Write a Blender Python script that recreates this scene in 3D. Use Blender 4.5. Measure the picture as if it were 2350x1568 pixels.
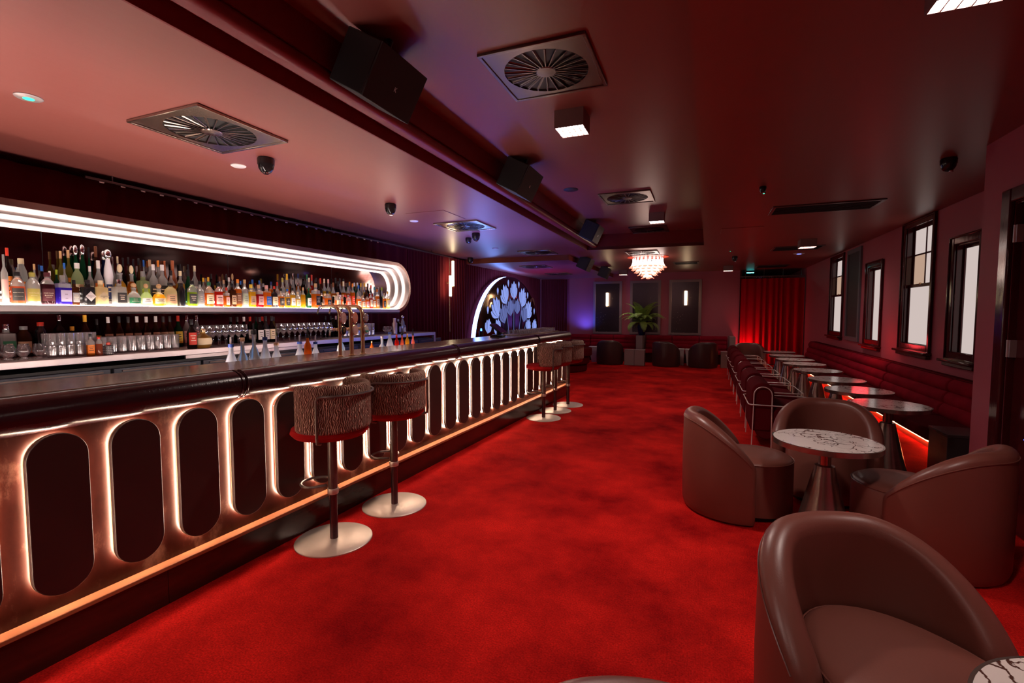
import bpy, bmesh, math, random
from mathutils import Vector, Matrix
random.seed(7)
PI = math.pi
C = bpy.context.scene.collection
S = bpy.context.scene
for o in list(bpy.data.objects): bpy.data.objects.remove(o)

# ------------------------------------------------------------------ camera
cam_d = bpy.data.cameras.new('camera'); cam = bpy.data.objects.new('camera', cam_d); C.objects.link(cam)
cam_d.sensor_width = 36.0; cam_d.lens = 36.0 * 1095 / 2350
cam.location = (0, 0, 1.40)
YAW = math.radians(21.72); PITCH = math.radians(3.449)
cam.rotation_euler = (PI/2 - PITCH, 0, YAW)
cam_d.clip_start = 0.05; cam_d.clip_end = 60
S.camera = cam

# ------------------------------------------------------------------ world, exposure
w = bpy.data.worlds.new('world'); S.world = w; w.use_nodes = True
w.node_tree.nodes['Background'].inputs[0].default_value = (1.0, 0.75, 0.72, 1)
w.node_tree.nodes['Background'].inputs[1].default_value = 0.02
S.view_settings.view_transform = 'Standard'; S.view_settings.look = 'None'
S.view_settings.exposure = 0.0; S.view_settings.gamma = 1.0
S.view_settings.use_curve_mapping = False
cy = S.cycles
cy.max_bounces = 7; cy.diffuse_bounces = 3; cy.glossy_bounces = 4; cy.transmission_bounces = 6
cy.transparent_max_bounces = 12; cy.caustics_reflective = False; cy.caustics_refractive = False
cy.sample_clamp_indirect = 4.0; cy.sample_clamp_direct = 0.0; cy.blur_glossy = 0.5
cy.use_adaptive_sampling = True; cy.adaptive_threshold = 0.03
try: cy.use_denoising = True; cy.denoiser = 'OPENIMAGEDENOISE'
except Exception: pass

# light strengths, all in one place
E_PILL = 90.0; E_ARCH = 8.0; E_SHELF = 18.0; E_BOX = 26.0; E_CHAND = 5.0; E_RAIL = 84.0
E_MURAL = 14.0; E_BANQ = 20.0; E_SCONCE = 14.0; E_WIN = 0.62
K_ROOM = 0.72

def lamp(name, typ, loc, energy, color, size=0.1, rot=(0,0,0), spot=None, size_y=None, blend=0.6):
    d = bpy.data.lights.new(name, typ); d.energy = energy; d.color = color
    if typ == 'AREA':
        d.size = size
        if size_y: d.shape = 'RECTANGLE'; d.size_y = size_y
    elif typ == 'SPOT': d.shadow_soft_size = size; d.spot_size = spot; d.spot_blend = blend
    else: d.shadow_soft_size = size
    o = bpy.data.objects.new(name, d); o.location = loc; o.rotation_euler = rot; C.objects.link(o); return o

# ------------------------------------------------------------------ materials
MATS = {}
def mat(name, col, rough=0.5, metal=0.0, spec=0.5, trans=0.0, ior=1.45, emit=None, es=0.0, sheen=0.0, stint=None,
        noise=None, bump=None, coat=0.0, sss=0.0, aniso=0.0):
    if name in MATS: return MATS[name]
    m = bpy.data.materials.new(name); m.use_nodes = True; nt = m.node_tree; b = nt.nodes['Principled BSDF']
    def si(k, v):
        if k in b.inputs: b.inputs[k].default_value = v
    si('Base Color', (*col, 1)); si('Roughness', rough); si('Metallic', metal); si('Specular IOR Level', spec)
    si('Transmission Weight', trans); si('IOR', ior); si('Sheen Weight', sheen); si('Coat Weight', coat); si('Coat Roughness', 0.1)
    if stint: si('Sheen Tint', (*stint, 1)); si('Sheen Roughness', 0.35)
    if emit: si('Emission Color', (*emit, 1)); si('Emission Strength', es)
    if noise or bump:
        tc = nt.nodes.new('ShaderNodeTexCoord')
    if noise:   # (scale, colour2, amount, stretch xyz)
        sc, c2, amt, st = noise
        mp = nt.nodes.new('ShaderNodeMapping'); mp.inputs['Scale'].default_value = st
        nt.links.new(tc.outputs['Object'], mp.inputs[0])
        n = nt.nodes.new('ShaderNodeTexNoise'); n.inputs['Scale'].default_value = sc; n.inputs['Detail'].default_value = 5
        nt.links.new(mp.outputs[0], n.inputs['Vector'])
        cr = nt.nodes.new('ShaderNodeValToRGB'); cr.color_ramp.elements[0].position = 0.5 - amt/2; cr.color_ramp.elements[1].position = 0.5 + amt/2
        cr.color_ramp.elements[0].color = (*col, 1); cr.color_ramp.elements[1].color = (*c2, 1)
        nt.links.new(n.outputs['Fac'], cr.inputs[0]); nt.links.new(cr.outputs[0], b.inputs['Base Color'])
    if bump:    # (scale, strength, stretch)
        sc, stg, st = bump
        mp = nt.nodes.new('ShaderNodeMapping'); mp.inputs['Scale'].default_value = st
        nt.links.new(tc.outputs['Object'], mp.inputs[0])
        n = nt.nodes.new('ShaderNodeTexNoise'); n.inputs['Scale'].default_value = sc; n.inputs['Detail'].default_value = 3
        nt.links.new(mp.outputs[0], n.inputs['Vector'])
        bp = nt.nodes.new('ShaderNodeBump'); bp.inputs['Strength'].default_value = stg; bp.inputs['Distance'].default_value = 0.004
        nt.links.new(n.outputs['Fac'], bp.inputs['Height']); nt.links.new(bp.outputs[0], b.inputs['Normal'])
    MATS[name] = m; return m
def emis(name, col, st):
    if name in MATS: return MATS[name]
    m = bpy.data.materials.new(name); m.use_nodes = True; nt = m.node_tree
    for n in list(nt.nodes):
        if n.type == 'BSDF_PRINCIPLED': nt.nodes.remove(n)
    e = nt.nodes.new('ShaderNodeEmission'); e.inputs[0].default_value = (*col, 1); e.inputs[1].default_value = st
    nt.links.new(e.outputs[0], [n for n in nt.nodes if n.type == 'OUTPUT_MATERIAL'][0].inputs[0])
    MATS[name] = m; return m
def thin_glass(name, tint, gloss=0.06, rough=0.03, milk=0.0):
    if name in MATS: return MATS[name]
    m = bpy.data.materials.new(name); m.use_nodes = True; nt = m.node_tree
    for n in list(nt.nodes):
        if n.type == 'BSDF_PRINCIPLED': nt.nodes.remove(n)
    t = nt.nodes.new('ShaderNodeBsdfTransparent'); t.inputs[0].default_value = (*tint, 1)
    g = nt.nodes.new('ShaderNodeBsdfGlossy'); g.inputs['Roughness'].default_value = rough
    lw = nt.nodes.new('ShaderNodeLayerWeight'); lw.inputs[0].default_value = 0.35
    mr = nt.nodes.new('ShaderNodeMapRange'); mr.inputs['To Min'].default_value = gloss; mr.inputs['To Max'].default_value = 0.6
    mx = nt.nodes.new('ShaderNodeMixShader')
    nt.links.new(lw.outputs['Facing'], mr.inputs[0]); nt.links.new(mr.outputs[0], mx.inputs[0])
    nt.links.new(t.outputs[0], mx.inputs[1]); nt.links.new(g.outputs[0], mx.inputs[2])
    out = mx
    if milk:
        d = nt.nodes.new('ShaderNodeBsdfTranslucent'); d.inputs[0].default_value = (0.85,0.80,0.80,1); d2 = nt.nodes.new('ShaderNodeBsdfDiffuse'); d2.inputs[0].default_value = (0.8,0.76,0.76,1)
        ms = nt.nodes.new('ShaderNodeMixShader'); nt.links.new(d.outputs[0], ms.inputs[1]); nt.links.new(d2.outputs[0], ms.inputs[2])
        out = nt.nodes.new('ShaderNodeMixShader'); out.inputs[0].default_value = milk; nt.links.new(mx.outputs[0], out.inputs[1]); nt.links.new(ms.outputs[0], out.inputs[2])
    nt.links.new(out.outputs[0], [n for n in nt.nodes if n.type == 'OUTPUT_MATERIAL'][0].inputs[0])
    MATS[name] = m; return m
def liquid(name, col):
    """coloured drink in glass: light passes through it and scatters"""
    if name in MATS: return MATS[name]
    m = bpy.data.materials.new(name); m.use_nodes = True; nt = m.node_tree; b = nt.nodes['Principled BSDF']
    b.inputs['Base Color'].default_value = (*col, 1); b.inputs['Roughness'].default_value = 0.06
    b.inputs['Transmission Weight'].default_value = 0.75; b.inputs['IOR'].default_value = 1.36
    tr = nt.nodes.new('ShaderNodeBsdfTranslucent'); tr.inputs[0].default_value = (*[min(1, c*1.3) for c in col], 1)
    mx = nt.nodes.new('ShaderNodeMixShader'); mx.inputs[0].default_value = 0.06 if 'clear' in name else 0.45
    nt.links.new(b.outputs[0], mx.inputs[1]); nt.links.new(tr.outputs[0], mx.inputs[2])
    nt.links.new(mx.outputs[0], [n for n in nt.nodes if n.type == 'OUTPUT_MATERIAL'][0].inputs[0])
    MATS[name] = m; return m

# ------------------------------------------------------------------ mesh building
class MB:
    def __init__(s): s.v = []; s.f = []
    def add(s, vs, fs):
        o = len(s.v); s.v += [tuple(v) for v in vs]; s.f += [tuple(i+o for i in f) for f in fs]; return s
    def box(s, x0, x1, y0, y1, z0, z1):
        return s.add([(x0,y0,z0),(x1,y0,z0),(x1,y1,z0),(x0,y1,z0),(x0,y0,z1),(x1,y0,z1),(x1,y1,z1),(x0,y1,z1)],
                     [(0,3,2,1),(4,5,6,7),(0,1,5,4),(1,2,6,5),(2,3,7,6),(3,0,4,7)])
    def lathe(s, prof, n=24, cx=0, cy=0, sq=None, sx=1, sy=1, cap=True, rot=0):
        vs = []
        for r, z in prof:
            for i in range(n):
                a = 2*PI*i/n + rot; c, q = math.cos(a), math.sin(a)
                k = 1.0
                if sq: k = 1.0/((abs(c)**sq + abs(q)**sq)**(1.0/sq))
                vs.append((cx + r*k*c*sx, cy + r*k*q*sy, z))
        fs = []
        for j in range(len(prof)-1):
            for i in range(n):
                a = j*n+i; b = j*n+(i+1) % n
                fs.append((a, b, b+n, a+n))
        if cap:
            fs.append(tuple(reversed(range(n)))); fs.append(tuple(range((len(prof)-1)*n, len(prof)*n)))
        return s.add(vs, fs)
    def tube(s, path, r, n=8, closed=False):
        P = [Vector(p) for p in path]; N = len(P); vs = []; up = None
        rr = r if isinstance(r, (list, tuple)) else [r]*N
        for i in range(N):
            if closed: t = (P[(i+1) % N]-P[i-1])
            else: t = P[min(i+1, N-1)]-P[max(i-1, 0)]
            t.normalize()
            if up is None:
                up = Vector((0,0,1)) if abs(t.z) < 0.9 else Vector((1,0,0))
            a = (up - t*up.dot(t))
            if a.length < 1e-5: a = t.orthogonal()
            a.normalize(); up = a; b = t.cross(a)
            for k in range(n):
                g = 2*PI*k/n; vs.append(P[i] + (a*math.cos(g) + b*math.sin(g))*rr[i])
        fs = []
        for i in range(N if closed else N-1):
            j = (i+1) % N
            for k in range(n): fs.append((i*n+k, i*n+(k+1) % n, j*n+(k+1) % n, j*n+k))
        if not closed: fs.append(tuple(reversed(range(n)))); fs.append(tuple(range((N-1)*n, N*n)))
        return s.add(vs, fs)
    def prism(s, poly, axis, a, b):
        """extrude a 2-D polygon along axis ('x': poly=(y,z); 'y': poly=(x,z); 'z': poly=(x,y))"""
        def P(p, t): return {'x': (t, p[0], p[1]), 'y': (p[0], t, p[1]), 'z': (p[0], p[1], t)}[axis]
        n = len(poly); vs = [P(p, a) for p in poly] + [P(p, b) for p in poly]
        fs = [tuple(range(n)), tuple(reversed(range(n, 2*n)))] + [(i, i+n, (i+1) % n+n, (i+1) % n) for i in range(n)]
        return s.add(vs, fs)
    def grid(s, fn, nu, nv, cu=False, cv=False):
        vs = [fn(i/(nu if cu else nu-1), j/(nv if cv else nv-1)) for i in range(nu) for j in range(nv)]
        fs = []
        for i in range(nu if cu else nu-1):
            for j in range(nv if cv else nv-1):
                i2 = (i+1) % nu; j2 = (j+1) % nv
                fs.append((i*nv+j, i2*nv+j, i2*nv+j2, i*nv+j2))
        return s.add(vs, fs)
    def xf(s, M, start=0):
        s.v[start:] = [tuple(M @ Vector(v)) for v in s.v[start:]]; return s
    def mesh(s, name, m, ang=35, m2=None, zsplit=0):
        me = bpy.data.meshes.new(name); me.from_pydata(s.v, [], s.f); me.update()
        bm = bmesh.new(); bm.from_mesh(me); bmesh.ops.recalc_face_normals(bm, faces=bm.faces[:]); bm.to_mesh(me); bm.free()
        if ang:
            me.polygons.foreach_set('use_smooth', [True]*len(me.polygons)); me.set_sharp_from_angle(angle=math.radians(ang))
        me.materials.append(m)
        if m2:
            me.materials.append(m2)
            for q in me.polygons:
                if q.center.z > zsplit: q.material_index = 1
        return me
    def build(s, name, m, parent=None, ang=35, bevel=0, seg=2, loc=None):
        return link(name, s.mesh(name, m, ang), parent, bevel, seg, loc)
def link(name, me, parent=None, bevel=0, seg=2, loc=None, rz=0):
    o = bpy.data.objects.new(name, me); C.objects.link(o)
    if parent: o.parent = parent
    if loc: o.location = loc
    if rz: o.rotation_euler = (0,0,rz)
    if bevel:
        b = o.modifiers.new('bevel', 'BEVEL'); b.width = bevel; b.segments = seg; b.limit_method = 'ANGLE'; b.angle_limit = math.radians(40)
    return o
def tag(o, label=None, cat=None, group=None, kind=None):
    if label: o['label'] = label
    if cat: o['category'] = cat
    if group: o['group'] = group
    if kind: o['kind'] = kind
    return o
def empty(name, loc=(0,0,0), rz=0, label=None, cat=None, group=None):
    o = bpy.data.objects.new(name, None); o.empty_display_size = 0.1; C.objects.link(o); o.location = loc; o.rotation_euler = (0,0,rz)
    return tag(o, label, cat, group)
def struct(o): o['kind'] = 'structure'; return o
def children_of(o): return [c for c in ALLCH.get(o.name, [])]
ALLCH = {}
def copy_tree(root, loc, rz, label, group=None):
    kids = {}
    for x in bpy.data.objects:
        if x.parent: kids.setdefault(x.parent.name, []).append(x)
    def rec(o, par):
        c = o.copy(); C.objects.link(c)
        if par: c.parent = par
        for k in kids.get(o.name, []): rec(k, c)
        return c
    r = rec(root, None); r.location = loc; r.rotation_euler = (0,0,rz); r['label'] = label
    if group: r['group'] = group
    return r
def arc(cx, cy, r, a0, a1, n): return [(cx + r*math.cos(a0+(a1-a0)*i/n), cy + r*math.sin(a0+(a1-a0)*i/n)) for i in range(n+1)]
def stadium(cx, cy, hw, hh, n=12):
    """vertical pill outline: half width hw, half height hh"""
    return arc(cx, cy+hh-hw, hw, 0, PI, n) + arc(cx, cy-hh+hw, hw, PI, 2*PI, n)
def stadium_h(x0, x1, cz, r, n=14):
    return arc(x1-r, cz, r, -PI/2, PI/2, n) + arc(x0+r, cz, r, PI/2, 3*PI/2, n)
_fonts = {}
def text_mesh(txt, size, m, depth=0.0006, align='CENTER', font=None):
    cu = bpy.data.curves.new('lettering', 'FONT'); cu.body = txt; cu.size = size; cu.extrude = depth; cu.align_x = align; cu.align_y = 'CENTER'
    cu.resolution_u = 2
    o = bpy.data.objects.new('tmp', cu); C.objects.link(o)
    dg = bpy.context.evaluated_depsgraph_get(); me = bpy.data.meshes.new_from_object(o.evaluated_get(dg))
    bpy.data.objects.remove(o); bpy.data.curves.remove(cu); me.materials.clear(); me.materials.append(m); return me

# colours
paint_ceiling = mat('ceiling satin maroon paint', (0.235,0.066,0.054), 0.36, spec=0.5, bump=(3, 0.12, (6,0.6,1)))
paint_wall = mat('wall maroon paint', (0.40,0.085,0.115), 0.5, spec=0.35)
paint_dark = mat('beam dark red paint', (0.19,0.016,0.018), 0.42, spec=0.4)
gloss_red = mat('gloss oxblood woodwork', (0.060,0.006,0.008), 0.14, bump=(30, 0.25, (1,1,0.15)))
dark_wood = mat('dark lacquered wood', (0.030,0.006,0.005), 0.22, noise=(4,(0.05,0.010,0.007),0.5,(1,1,6)))
pill_mat = mat('near black lacquer', (0.020,0.007,0.006), 0.42, spec=0.8, sheen=0.2, stint=(1,0.8,0.65), noise=(3,(0.034,0.012,0.010),0.5,(1,1,1)))
roll_mat = mat('oxblood leather roll', (0.030,0.007,0.010), 0.24, spec=0.6, bump=(25, 0.22, (1,3,1)))
ledge_mat = mat('brown timber ledge', (0.42,0.16,0.07), 0.32, noise=(20,(0.30,0.09,0.04),0.6,(1,0.1,1)))
top_mat = mat('streaked brown stone', (0.36,0.27,0.22), 0.16, noise=(5,(0.10,0.07,0.06),0.4,(7,1.0,1)), spec=0.7)
steel = mat('brushed stainless steel', (0.58,0.50,0.49), 0.40, 0.8, noise=(2,(0.46,0.41,0.42),0.6,(1,2,1)))
step_steel = mat('satin niche steel', (0.42,0.34,0.32), 0.42, 0.9)
tube_metal = mat('pale polished tube', (0.85,0.76,0.72), 0.35, 0.45)
steel_dark = mat('dark brushed metal', (0.15,0.115,0.105), 0.34, 0.6)
bronze = mat('brushed bronze metal', (0.46,0.37,0.32), 0.24, 0.92, noise=(3,(0.36,0.28,0.24),0.5,(1,1,8)))
base_metal = mat('satin nickel disc', (0.66,0.56,0.48), 0.42, 0.7)
chrome = mat('chrome', (0.80,0.76,0.74), 0.08, 1.0)
brass = mat('polished brass', (0.80,0.60,0.34), 0.26, 0.85)
black = mat('matt black plastic', (0.012,0.011,0.012), 0.5)
black_gloss = mat('gloss black plastic', (0.015,0.013,0.014), 0.12)
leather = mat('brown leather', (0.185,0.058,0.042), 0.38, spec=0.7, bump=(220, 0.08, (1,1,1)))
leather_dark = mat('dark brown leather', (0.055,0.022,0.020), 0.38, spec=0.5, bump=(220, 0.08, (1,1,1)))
velvet = mat('dark red velvet', (0.30,0.008,0.022), 0.85, spec=0.05, noise=(5,(0.20,0.005,0.016),0.5,(1,1,1)))
velvet_d = mat('oxblood velvet', (0.095,0.005,0.009), 0.9, spec=0.04)
velvet_s = mat('bright red velvet seat', (0.34,0.008,0.010), 0.8, spec=0.1)
drape = mat('wine red drape', (0.13,0.014,0.018), 0.9, spec=0.05)
drape_red = mat('red stage drape', (0.42,0.004,0.012), 0.85, spec=0.05)
stone_grey = mat('taupe laminate', (0.26,0.19,0.18), 0.4)
white_lam = mat('white laminate', (0.62,0.56,0.55), 0.4)
blue_glass = emis('glowing blue reflection glass', (0.05,0.35,0.9), 0.7)  # emissive blue stands in for blue reflections in the fridge glass
warm = (1.0, 0.80, 0.66)
e_pill = emis('warm led tape', (1.0,0.72,0.53), E_PILL)
e_arch = emis('white led tube', (1.0,0.86,0.78), E_ARCH)
e_shelf = emis('lit acrylic shelf', (1.0,0.86,0.70), E_SHELF)
e_box = emis('downlight lens', (1.0,0.83,0.76), E_BOX)
e_mural = emis('blue neon edge', (0.20,0.34,1.0), E_MURAL)
e_banq = emis('orange led tape', (1.0,0.30,0.12), E_BANQ)
e_sconce = emis('warm tube lamp', (1.0,0.72,0.42), E_SCONCE)
e_win = emis('frosted lit pane', (1.0,0.83,0.78), E_WIN)
e_win2 = emis('amber lit pane', (1.0,0.66,0.48), E_WIN*0.8)

def carpet_mat():
    m = mat('red wool carpet', (0.50,0.008,0.004), 0.9, spec=0.05)
    nt = m.node_tree; b = nt.nodes['Principled BSDF']; tc = nt.nodes.new('ShaderNodeTexCoord')
    n1 = nt.nodes.new('ShaderNodeTexNoise'); n1.inputs['Scale'].default_value = 1.3; n1.inputs['Detail'].default_value = 6; n1.inputs['Roughness'].default_value = 0.65
    cr = nt.nodes.new('ShaderNodeValToRGB'); cr.color_ramp.elements[0].position = 0.33; cr.color_ramp.elements[1].position = 0.68
    cr.color_ramp.elements[0].color = (0.25,0.002,0.004,1); cr.color_ramp.elements[1].color = (0.84,0.020,0.014,1)
    n2 = nt.nodes.new('ShaderNodeTexNoise'); n2.inputs['Scale'].default_value = 130; n2.inputs['Detail'].default_value = 2
    cr2 = nt.nodes.new('ShaderNodeValToRGB'); cr2.color_ramp.elements[0].position = 0.3; cr2.color_ramp.elements[1].position = 0.7
    cr2.color_ramp.elements[0].color = (0.62,0.62,0.62,1); cr2.color_ramp.elements[1].color = (1.15,1.15,1.15,1)
    mx = nt.nodes.new('ShaderNodeMix'); mx.data_type = 'RGBA'; mx.blend_type = 'MULTIPLY'; mx.inputs[0].default_value = 1
    wv = nt.nodes.new('ShaderNodeTexWave'); wv.inputs['Scale'].default_value = 38; wv.inputs['Distortion'].default_value = 0.5
    nt.links.new(tc.outputs['Object'], n1.inputs['Vector']); nt.links.new(tc.outputs['Object'], n2.inputs['Vector']); nt.links.new(tc.outputs['Object'], wv.inputs['Vector'])
    nt.links.new(n1.outputs['Fac'], cr.inputs[0]); nt.links.new(n2.outputs['Fac'], cr2.inputs[0])
    nt.links.new(cr.outputs[0], mx.inputs[6]); nt.links.new(cr2.outputs[0], mx.inputs[7]); nt.links.new(mx.outputs[2], b.inputs['Base Color'])
    bp = nt.nodes.new('ShaderNodeBump'); bp.inputs['Strength'].default_value = 0.6; bp.inputs['Distance'].default_value = 0.006
    bp2 = nt.nodes.new('ShaderNodeBump'); bp2.inputs['Strength'].default_value = 0.25; bp2.inputs['Distance'].default_value = 0.004
    nt.links.new(n2.outputs['Fac'], bp.inputs['Height']); nt.links.new(wv.outputs['Fac'], bp2.inputs['Height'])
    nt.links.new(bp2.outputs[0], bp.inputs['Normal']); nt.links.new(bp.outputs[0], b.inputs['Normal'])
    return m
carpet = carpet_mat()
def marble_mat():
    m = mat('white marble with brown veins', (0.82,0.74,0.70), 0.14); nt = m.node_tree; b = nt.nodes['Principled BSDF']
    oi = nt.nodes.new('ShaderNodeObjectInfo'); tc = nt.nodes.new('ShaderNodeTexCoord')
    ad = nt.nodes.new('ShaderNodeVectorMath'); ad.operation = 'ADD'
    nt.links.new(tc.outputs['Object'], ad.inputs[0]); nt.links.new(oi.outputs['Location'], ad.inputs[1])
    n = nt.nodes.new('ShaderNodeTexNoise'); n.inputs['Scale'].default_value = 9; n.inputs['Detail'].default_value = 5
    ml = nt.nodes.new('ShaderNodeVectorMath'); ml.operation = 'MULTIPLY_ADD'; ml.inputs[1].default_value = (0.16,0.16,0.16)
    nt.links.new(ad.outputs[0], n.inputs['Vector']); nt.links.new(n.outputs['Color'], ml.inputs[0]); nt.links.new(ad.outputs[0], ml.inputs[2])
    v = nt.nodes.new('ShaderNodeTexVoronoi'); v.feature = 'DISTANCE_TO_EDGE'; v.inputs['Scale'].default_value = 15
    nt.links.new(ml.outputs[0], v.inputs['Vector'])
    n3 = nt.nodes.new('ShaderNodeTexNoise'); n3.inputs['Scale'].default_value = 4.5; n3.inputs['Detail'].default_value = 3
    nt.links.new(ad.outputs[0], n3.inputs['Vector'])
    # vein width follows a slow noise so that veins gather and fade
    mr = nt.nodes.new('ShaderNodeMapRange'); mr.inputs['From Min'].default_value = 0.40; mr.inputs['From Max'].default_value = 0.62
    mr.inputs['To Min'].default_value = 0.001; mr.inputs['To Max'].default_value = 0.085
    nt.links.new(n3.outputs['Fac'], mr.inputs[0])
    dv = nt.nodes.new('ShaderNodeMath'); dv.operation = 'DIVIDE'; nt.links.new(v.outputs['Distance'], dv.inputs[0]); nt.links.new(mr.outputs[0], dv.inputs[1])
    cr = nt.nodes.new('ShaderNodeValToRGB'); cr.color_ramp.elements[0].position = 0.55; cr.color_ramp.elements[1].position = 1.0
    cr.color_ramp.elements[0].color = (0.10,0.040,0.030,1); cr.color_ramp.elements[1].color = (0.82,0.74,0.70,1)
    nt.links.new(dv.outputs[0], cr.inputs[0]); nt.links.new(cr.outputs[0], b.inputs['Base Color'])
    return m
marble = marble_mat()
def panel_mat():
    """copper brown patinated sheet behind the pills, with pale scuffs"""
    m = mat('lacquered burl sheet', (0.10,0.02,0.01), 0.34, 0.0, coat=0.08, spec=0.28); nt = m.node_tree; b = nt.nodes['Principled BSDF']
    tc = nt.nodes.new('ShaderNodeTexCoord')
    n1 = nt.nodes.new('ShaderNodeTexNoise'); n1.inputs['Scale'].default_value = 7; n1.inputs['Detail'].default_value = 8; n1.inputs['Roughness'].default_value = 0.7
    mp = nt.nodes.new('ShaderNodeMapping'); mp.inputs['Scale'].default_value = (1,1,0.5)
    cr = nt.nodes.new('ShaderNodeValToRGB'); e = cr.color_ramp.elements
    e[0].position = 0.34; e[0].color = (0.014,0.002,0.001,1); e[1].position = 0.80; e[1].color = (0.16,0.075,0.05,1)
    m2 = cr.color_ramp.elements.new(0.55); m2.color = (0.030,0.005,0.003,1)
    nt.links.new(tc.outputs['Object'], mp.inputs[0]); nt.links.new(mp.outputs[0], n1.inputs['Vector'])
    nt.links.new(n1.outputs['Fac'], cr.inputs[0]); nt.links.new(cr.outputs[0], b.inputs['Base Color'])
    mr = nt.nodes.new('ShaderNodeMapRange'); mr.inputs['To Min'].default_value = 0.20; mr.inputs['To Max'].default_value = 0.45
    nt.links.new(n1.outputs['Fac'], mr.inputs[0]); nt.links.new(mr.outputs[0], b.inputs['Roughness'])
    return m
panel_m = panel_mat()
def pile_mat():
    m = mat('cut pile in wavy lines', (0.20,0.08,0.05), 0.8, spec=0.15, sheen=0.06); nt = m.node_tree; b = nt.nodes['Principled BSDF']
    at = nt.nodes.new('ShaderNodeUVMap'); at.uv_map = 'UVMap'
    n = nt.nodes.new('ShaderNodeTexNoise'); n.inputs['Scale'].default_value = 34; n.inputs['Detail'].default_value = 1.5
    ml = nt.nodes.new('ShaderNodeVectorMath'); ml.operation = 'MULTIPLY_ADD'; ml.inputs[1].default_value = (0.028,0.0,0)
    nt.links.new(at.outputs[0], n.inputs['Vector']); nt.links.new(n.outputs['Color'], ml.inputs[0]); nt.links.new(at.outputs[0], ml.inputs[2])
    mp = nt.nodes.new('ShaderNodeMapping'); mp.inputs['Scale'].default_value = (1,0.16,1)
    nt.links.new(ml.outputs[0], mp.inputs[0])
    wv = nt.nodes.new('ShaderNodeTexWave'); wv.wave_type = 'BANDS'; wv.bands_direction = 'X'; wv.inputs['Scale'].default_value = 27
    wv.inputs['Distortion'].default_value = 1.2; wv.inputs['Detail'].default_value = 1.5; wv.inputs['Detail Scale'].default_value = 6
    nt.links.new(mp.outputs[0], wv.inputs['Vector'])
    cr = nt.nodes.new('ShaderNodeValToRGB'); cr.color_ramp.elements[0].position = 0.52; cr.color_ramp.elements[1].position = 0.94
    cr.color_ramp.elements[0].color = (0.17,0.060,0.040,1); cr.color_ramp.elements[1].color = (0.80,0.54,0.41,1)
    nt.links.new(wv.outputs['Fac'], cr.inputs[0]); nt.links.new(cr.outputs[0], b.inputs['Base Color'])
    bp = nt.nodes.new('ShaderNodeBump'); bp.inputs['Strength'].default_value = 1.0; bp.inputs['Distance'].default_value = 0.012
    nt.links.new(wv.outputs['Fac'], bp.inputs['Height']); nt.links.new(bp.outputs[0], b.inputs['Normal'])
    return m
pile = pile_mat()
def mirror_mat(name, col, rough, dots):
    m = mat(name, col, rough, 1.0)
    if dots:
        nt = m.node_tree; b = nt.nodes['Principled BSDF']; tc = nt.nodes.new('ShaderNodeTexCoord')
        v = nt.nodes.new('ShaderNodeTexVoronoi'); v.inputs['Scale'].default_value = 22
        n = nt.nodes.new('ShaderNodeTexNoise'); n.inputs['Scale'].default_value = 2.2; n.inputs['Detail'].default_value = 3
        nt.links.new(tc.outputs['Object'], v.inputs['Vector']); nt.links.new(tc.outputs['Object'], n.inputs['Vector'])
        mr = nt.nodes.new('ShaderNodeMapRange'); mr.inputs['From Min'].default_value = 0.5; mr.inputs['From Max'].default_value = 0.8
        mr.inputs['To Min'].default_value = 0.02; mr.inputs['To Max'].default_value = 0.22
        nt.links.new(n.outputs['Fac'], mr.inputs[0])
        lt = nt.nodes.new('ShaderNodeMath'); lt.operation = 'LESS_THAN'
        nt.links.new(v.outputs['Distance'], lt.inputs[0]); nt.links.new(mr.outputs[0], lt.inputs[1])
        mx = nt.nodes.new('ShaderNodeMix'); mx.data_type = 'RGBA'; mx.inputs[6].default_value = (*col, 1); mx.inputs[7].default_value = (0.75,0.62,0.52,1)
        nt.links.new(lt.outputs[0], mx.inputs[0]); nt.links.new(mx.outputs[2], b.inputs['Base Color'])
        ro = nt.nodes.new('ShaderNodeMapRange'); ro.inputs['To Min'].default_value = rough; ro.inputs['To Max'].default_value = 0.7
        nt.links.new(lt.outputs[0], ro.inputs[0]); nt.links.new(ro.outputs[0], b.inputs['Roughness'])
    return m
mirror_dark = mirror_mat('smoked antique mirror', (0.36,0.26,0.25), 0.06, False)
mirror_spk = mirror_mat('speckled antique mirror', (0.05,0.035,0.04), 0.35, True)
mirror_bronze = mirror_mat('bronze mirror', (0.30,0.20,0.15), 0.08, False)

# ================================================================== room shell
Y0, Y1 = -2.6, 17.4
HC = 2.57; HK = 2.85; HL = 2.47
struct(MB().box(-5.1, 2.8, Y0, Y1, -0.08, 0).build('floor', carpet))
def edge_x(y): return -0.095 + 0.0105*y     # right edge of the raised ceiling
# lower ceiling, one slab per area
struct(MB().box(-5.1, -2.04, Y0, 9.50, HC, HC+0.06).build('ceiling', paint_ceiling))
struct(MB().prism([(edge_x(Y0), Y0), (2.8, Y0), (2.8, 9.0), (edge_x(9.0), 9.0)], 'z', HC, HC+0.06).build('ceiling', paint_ceiling))
struct(MB().prism([(-2.56, 9.50), (-2.04, 9.50), (-2.04, 8.93), (0.0, 9.0), (2.8, 9.0), (2.8, Y1), (-2.56, Y1)], 'z', HC, HC+0.06).build('ceiling', paint_ceiling))
struct(MB().box(-5.1, -2.56, 9.50, Y1, HL, HC+0.06).build('ceiling', paint_ceiling))
struct(MB().prism([(-1.84, Y0), (edge_x(Y0), Y0), (0.0, 9.0), (-1.84, 8.93)], 'z', HK, HK+0.06).build('ceiling_raised', paint_ceiling))
struct(MB().prism([(edge_x(Y0), Y0), (edge_x(Y0)+0.04, Y0), (0.04, 9.0), (0.0, 9.0)], 'z', HC+0.0005, HK+0.05).build('trim_1', paint_dark))
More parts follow.
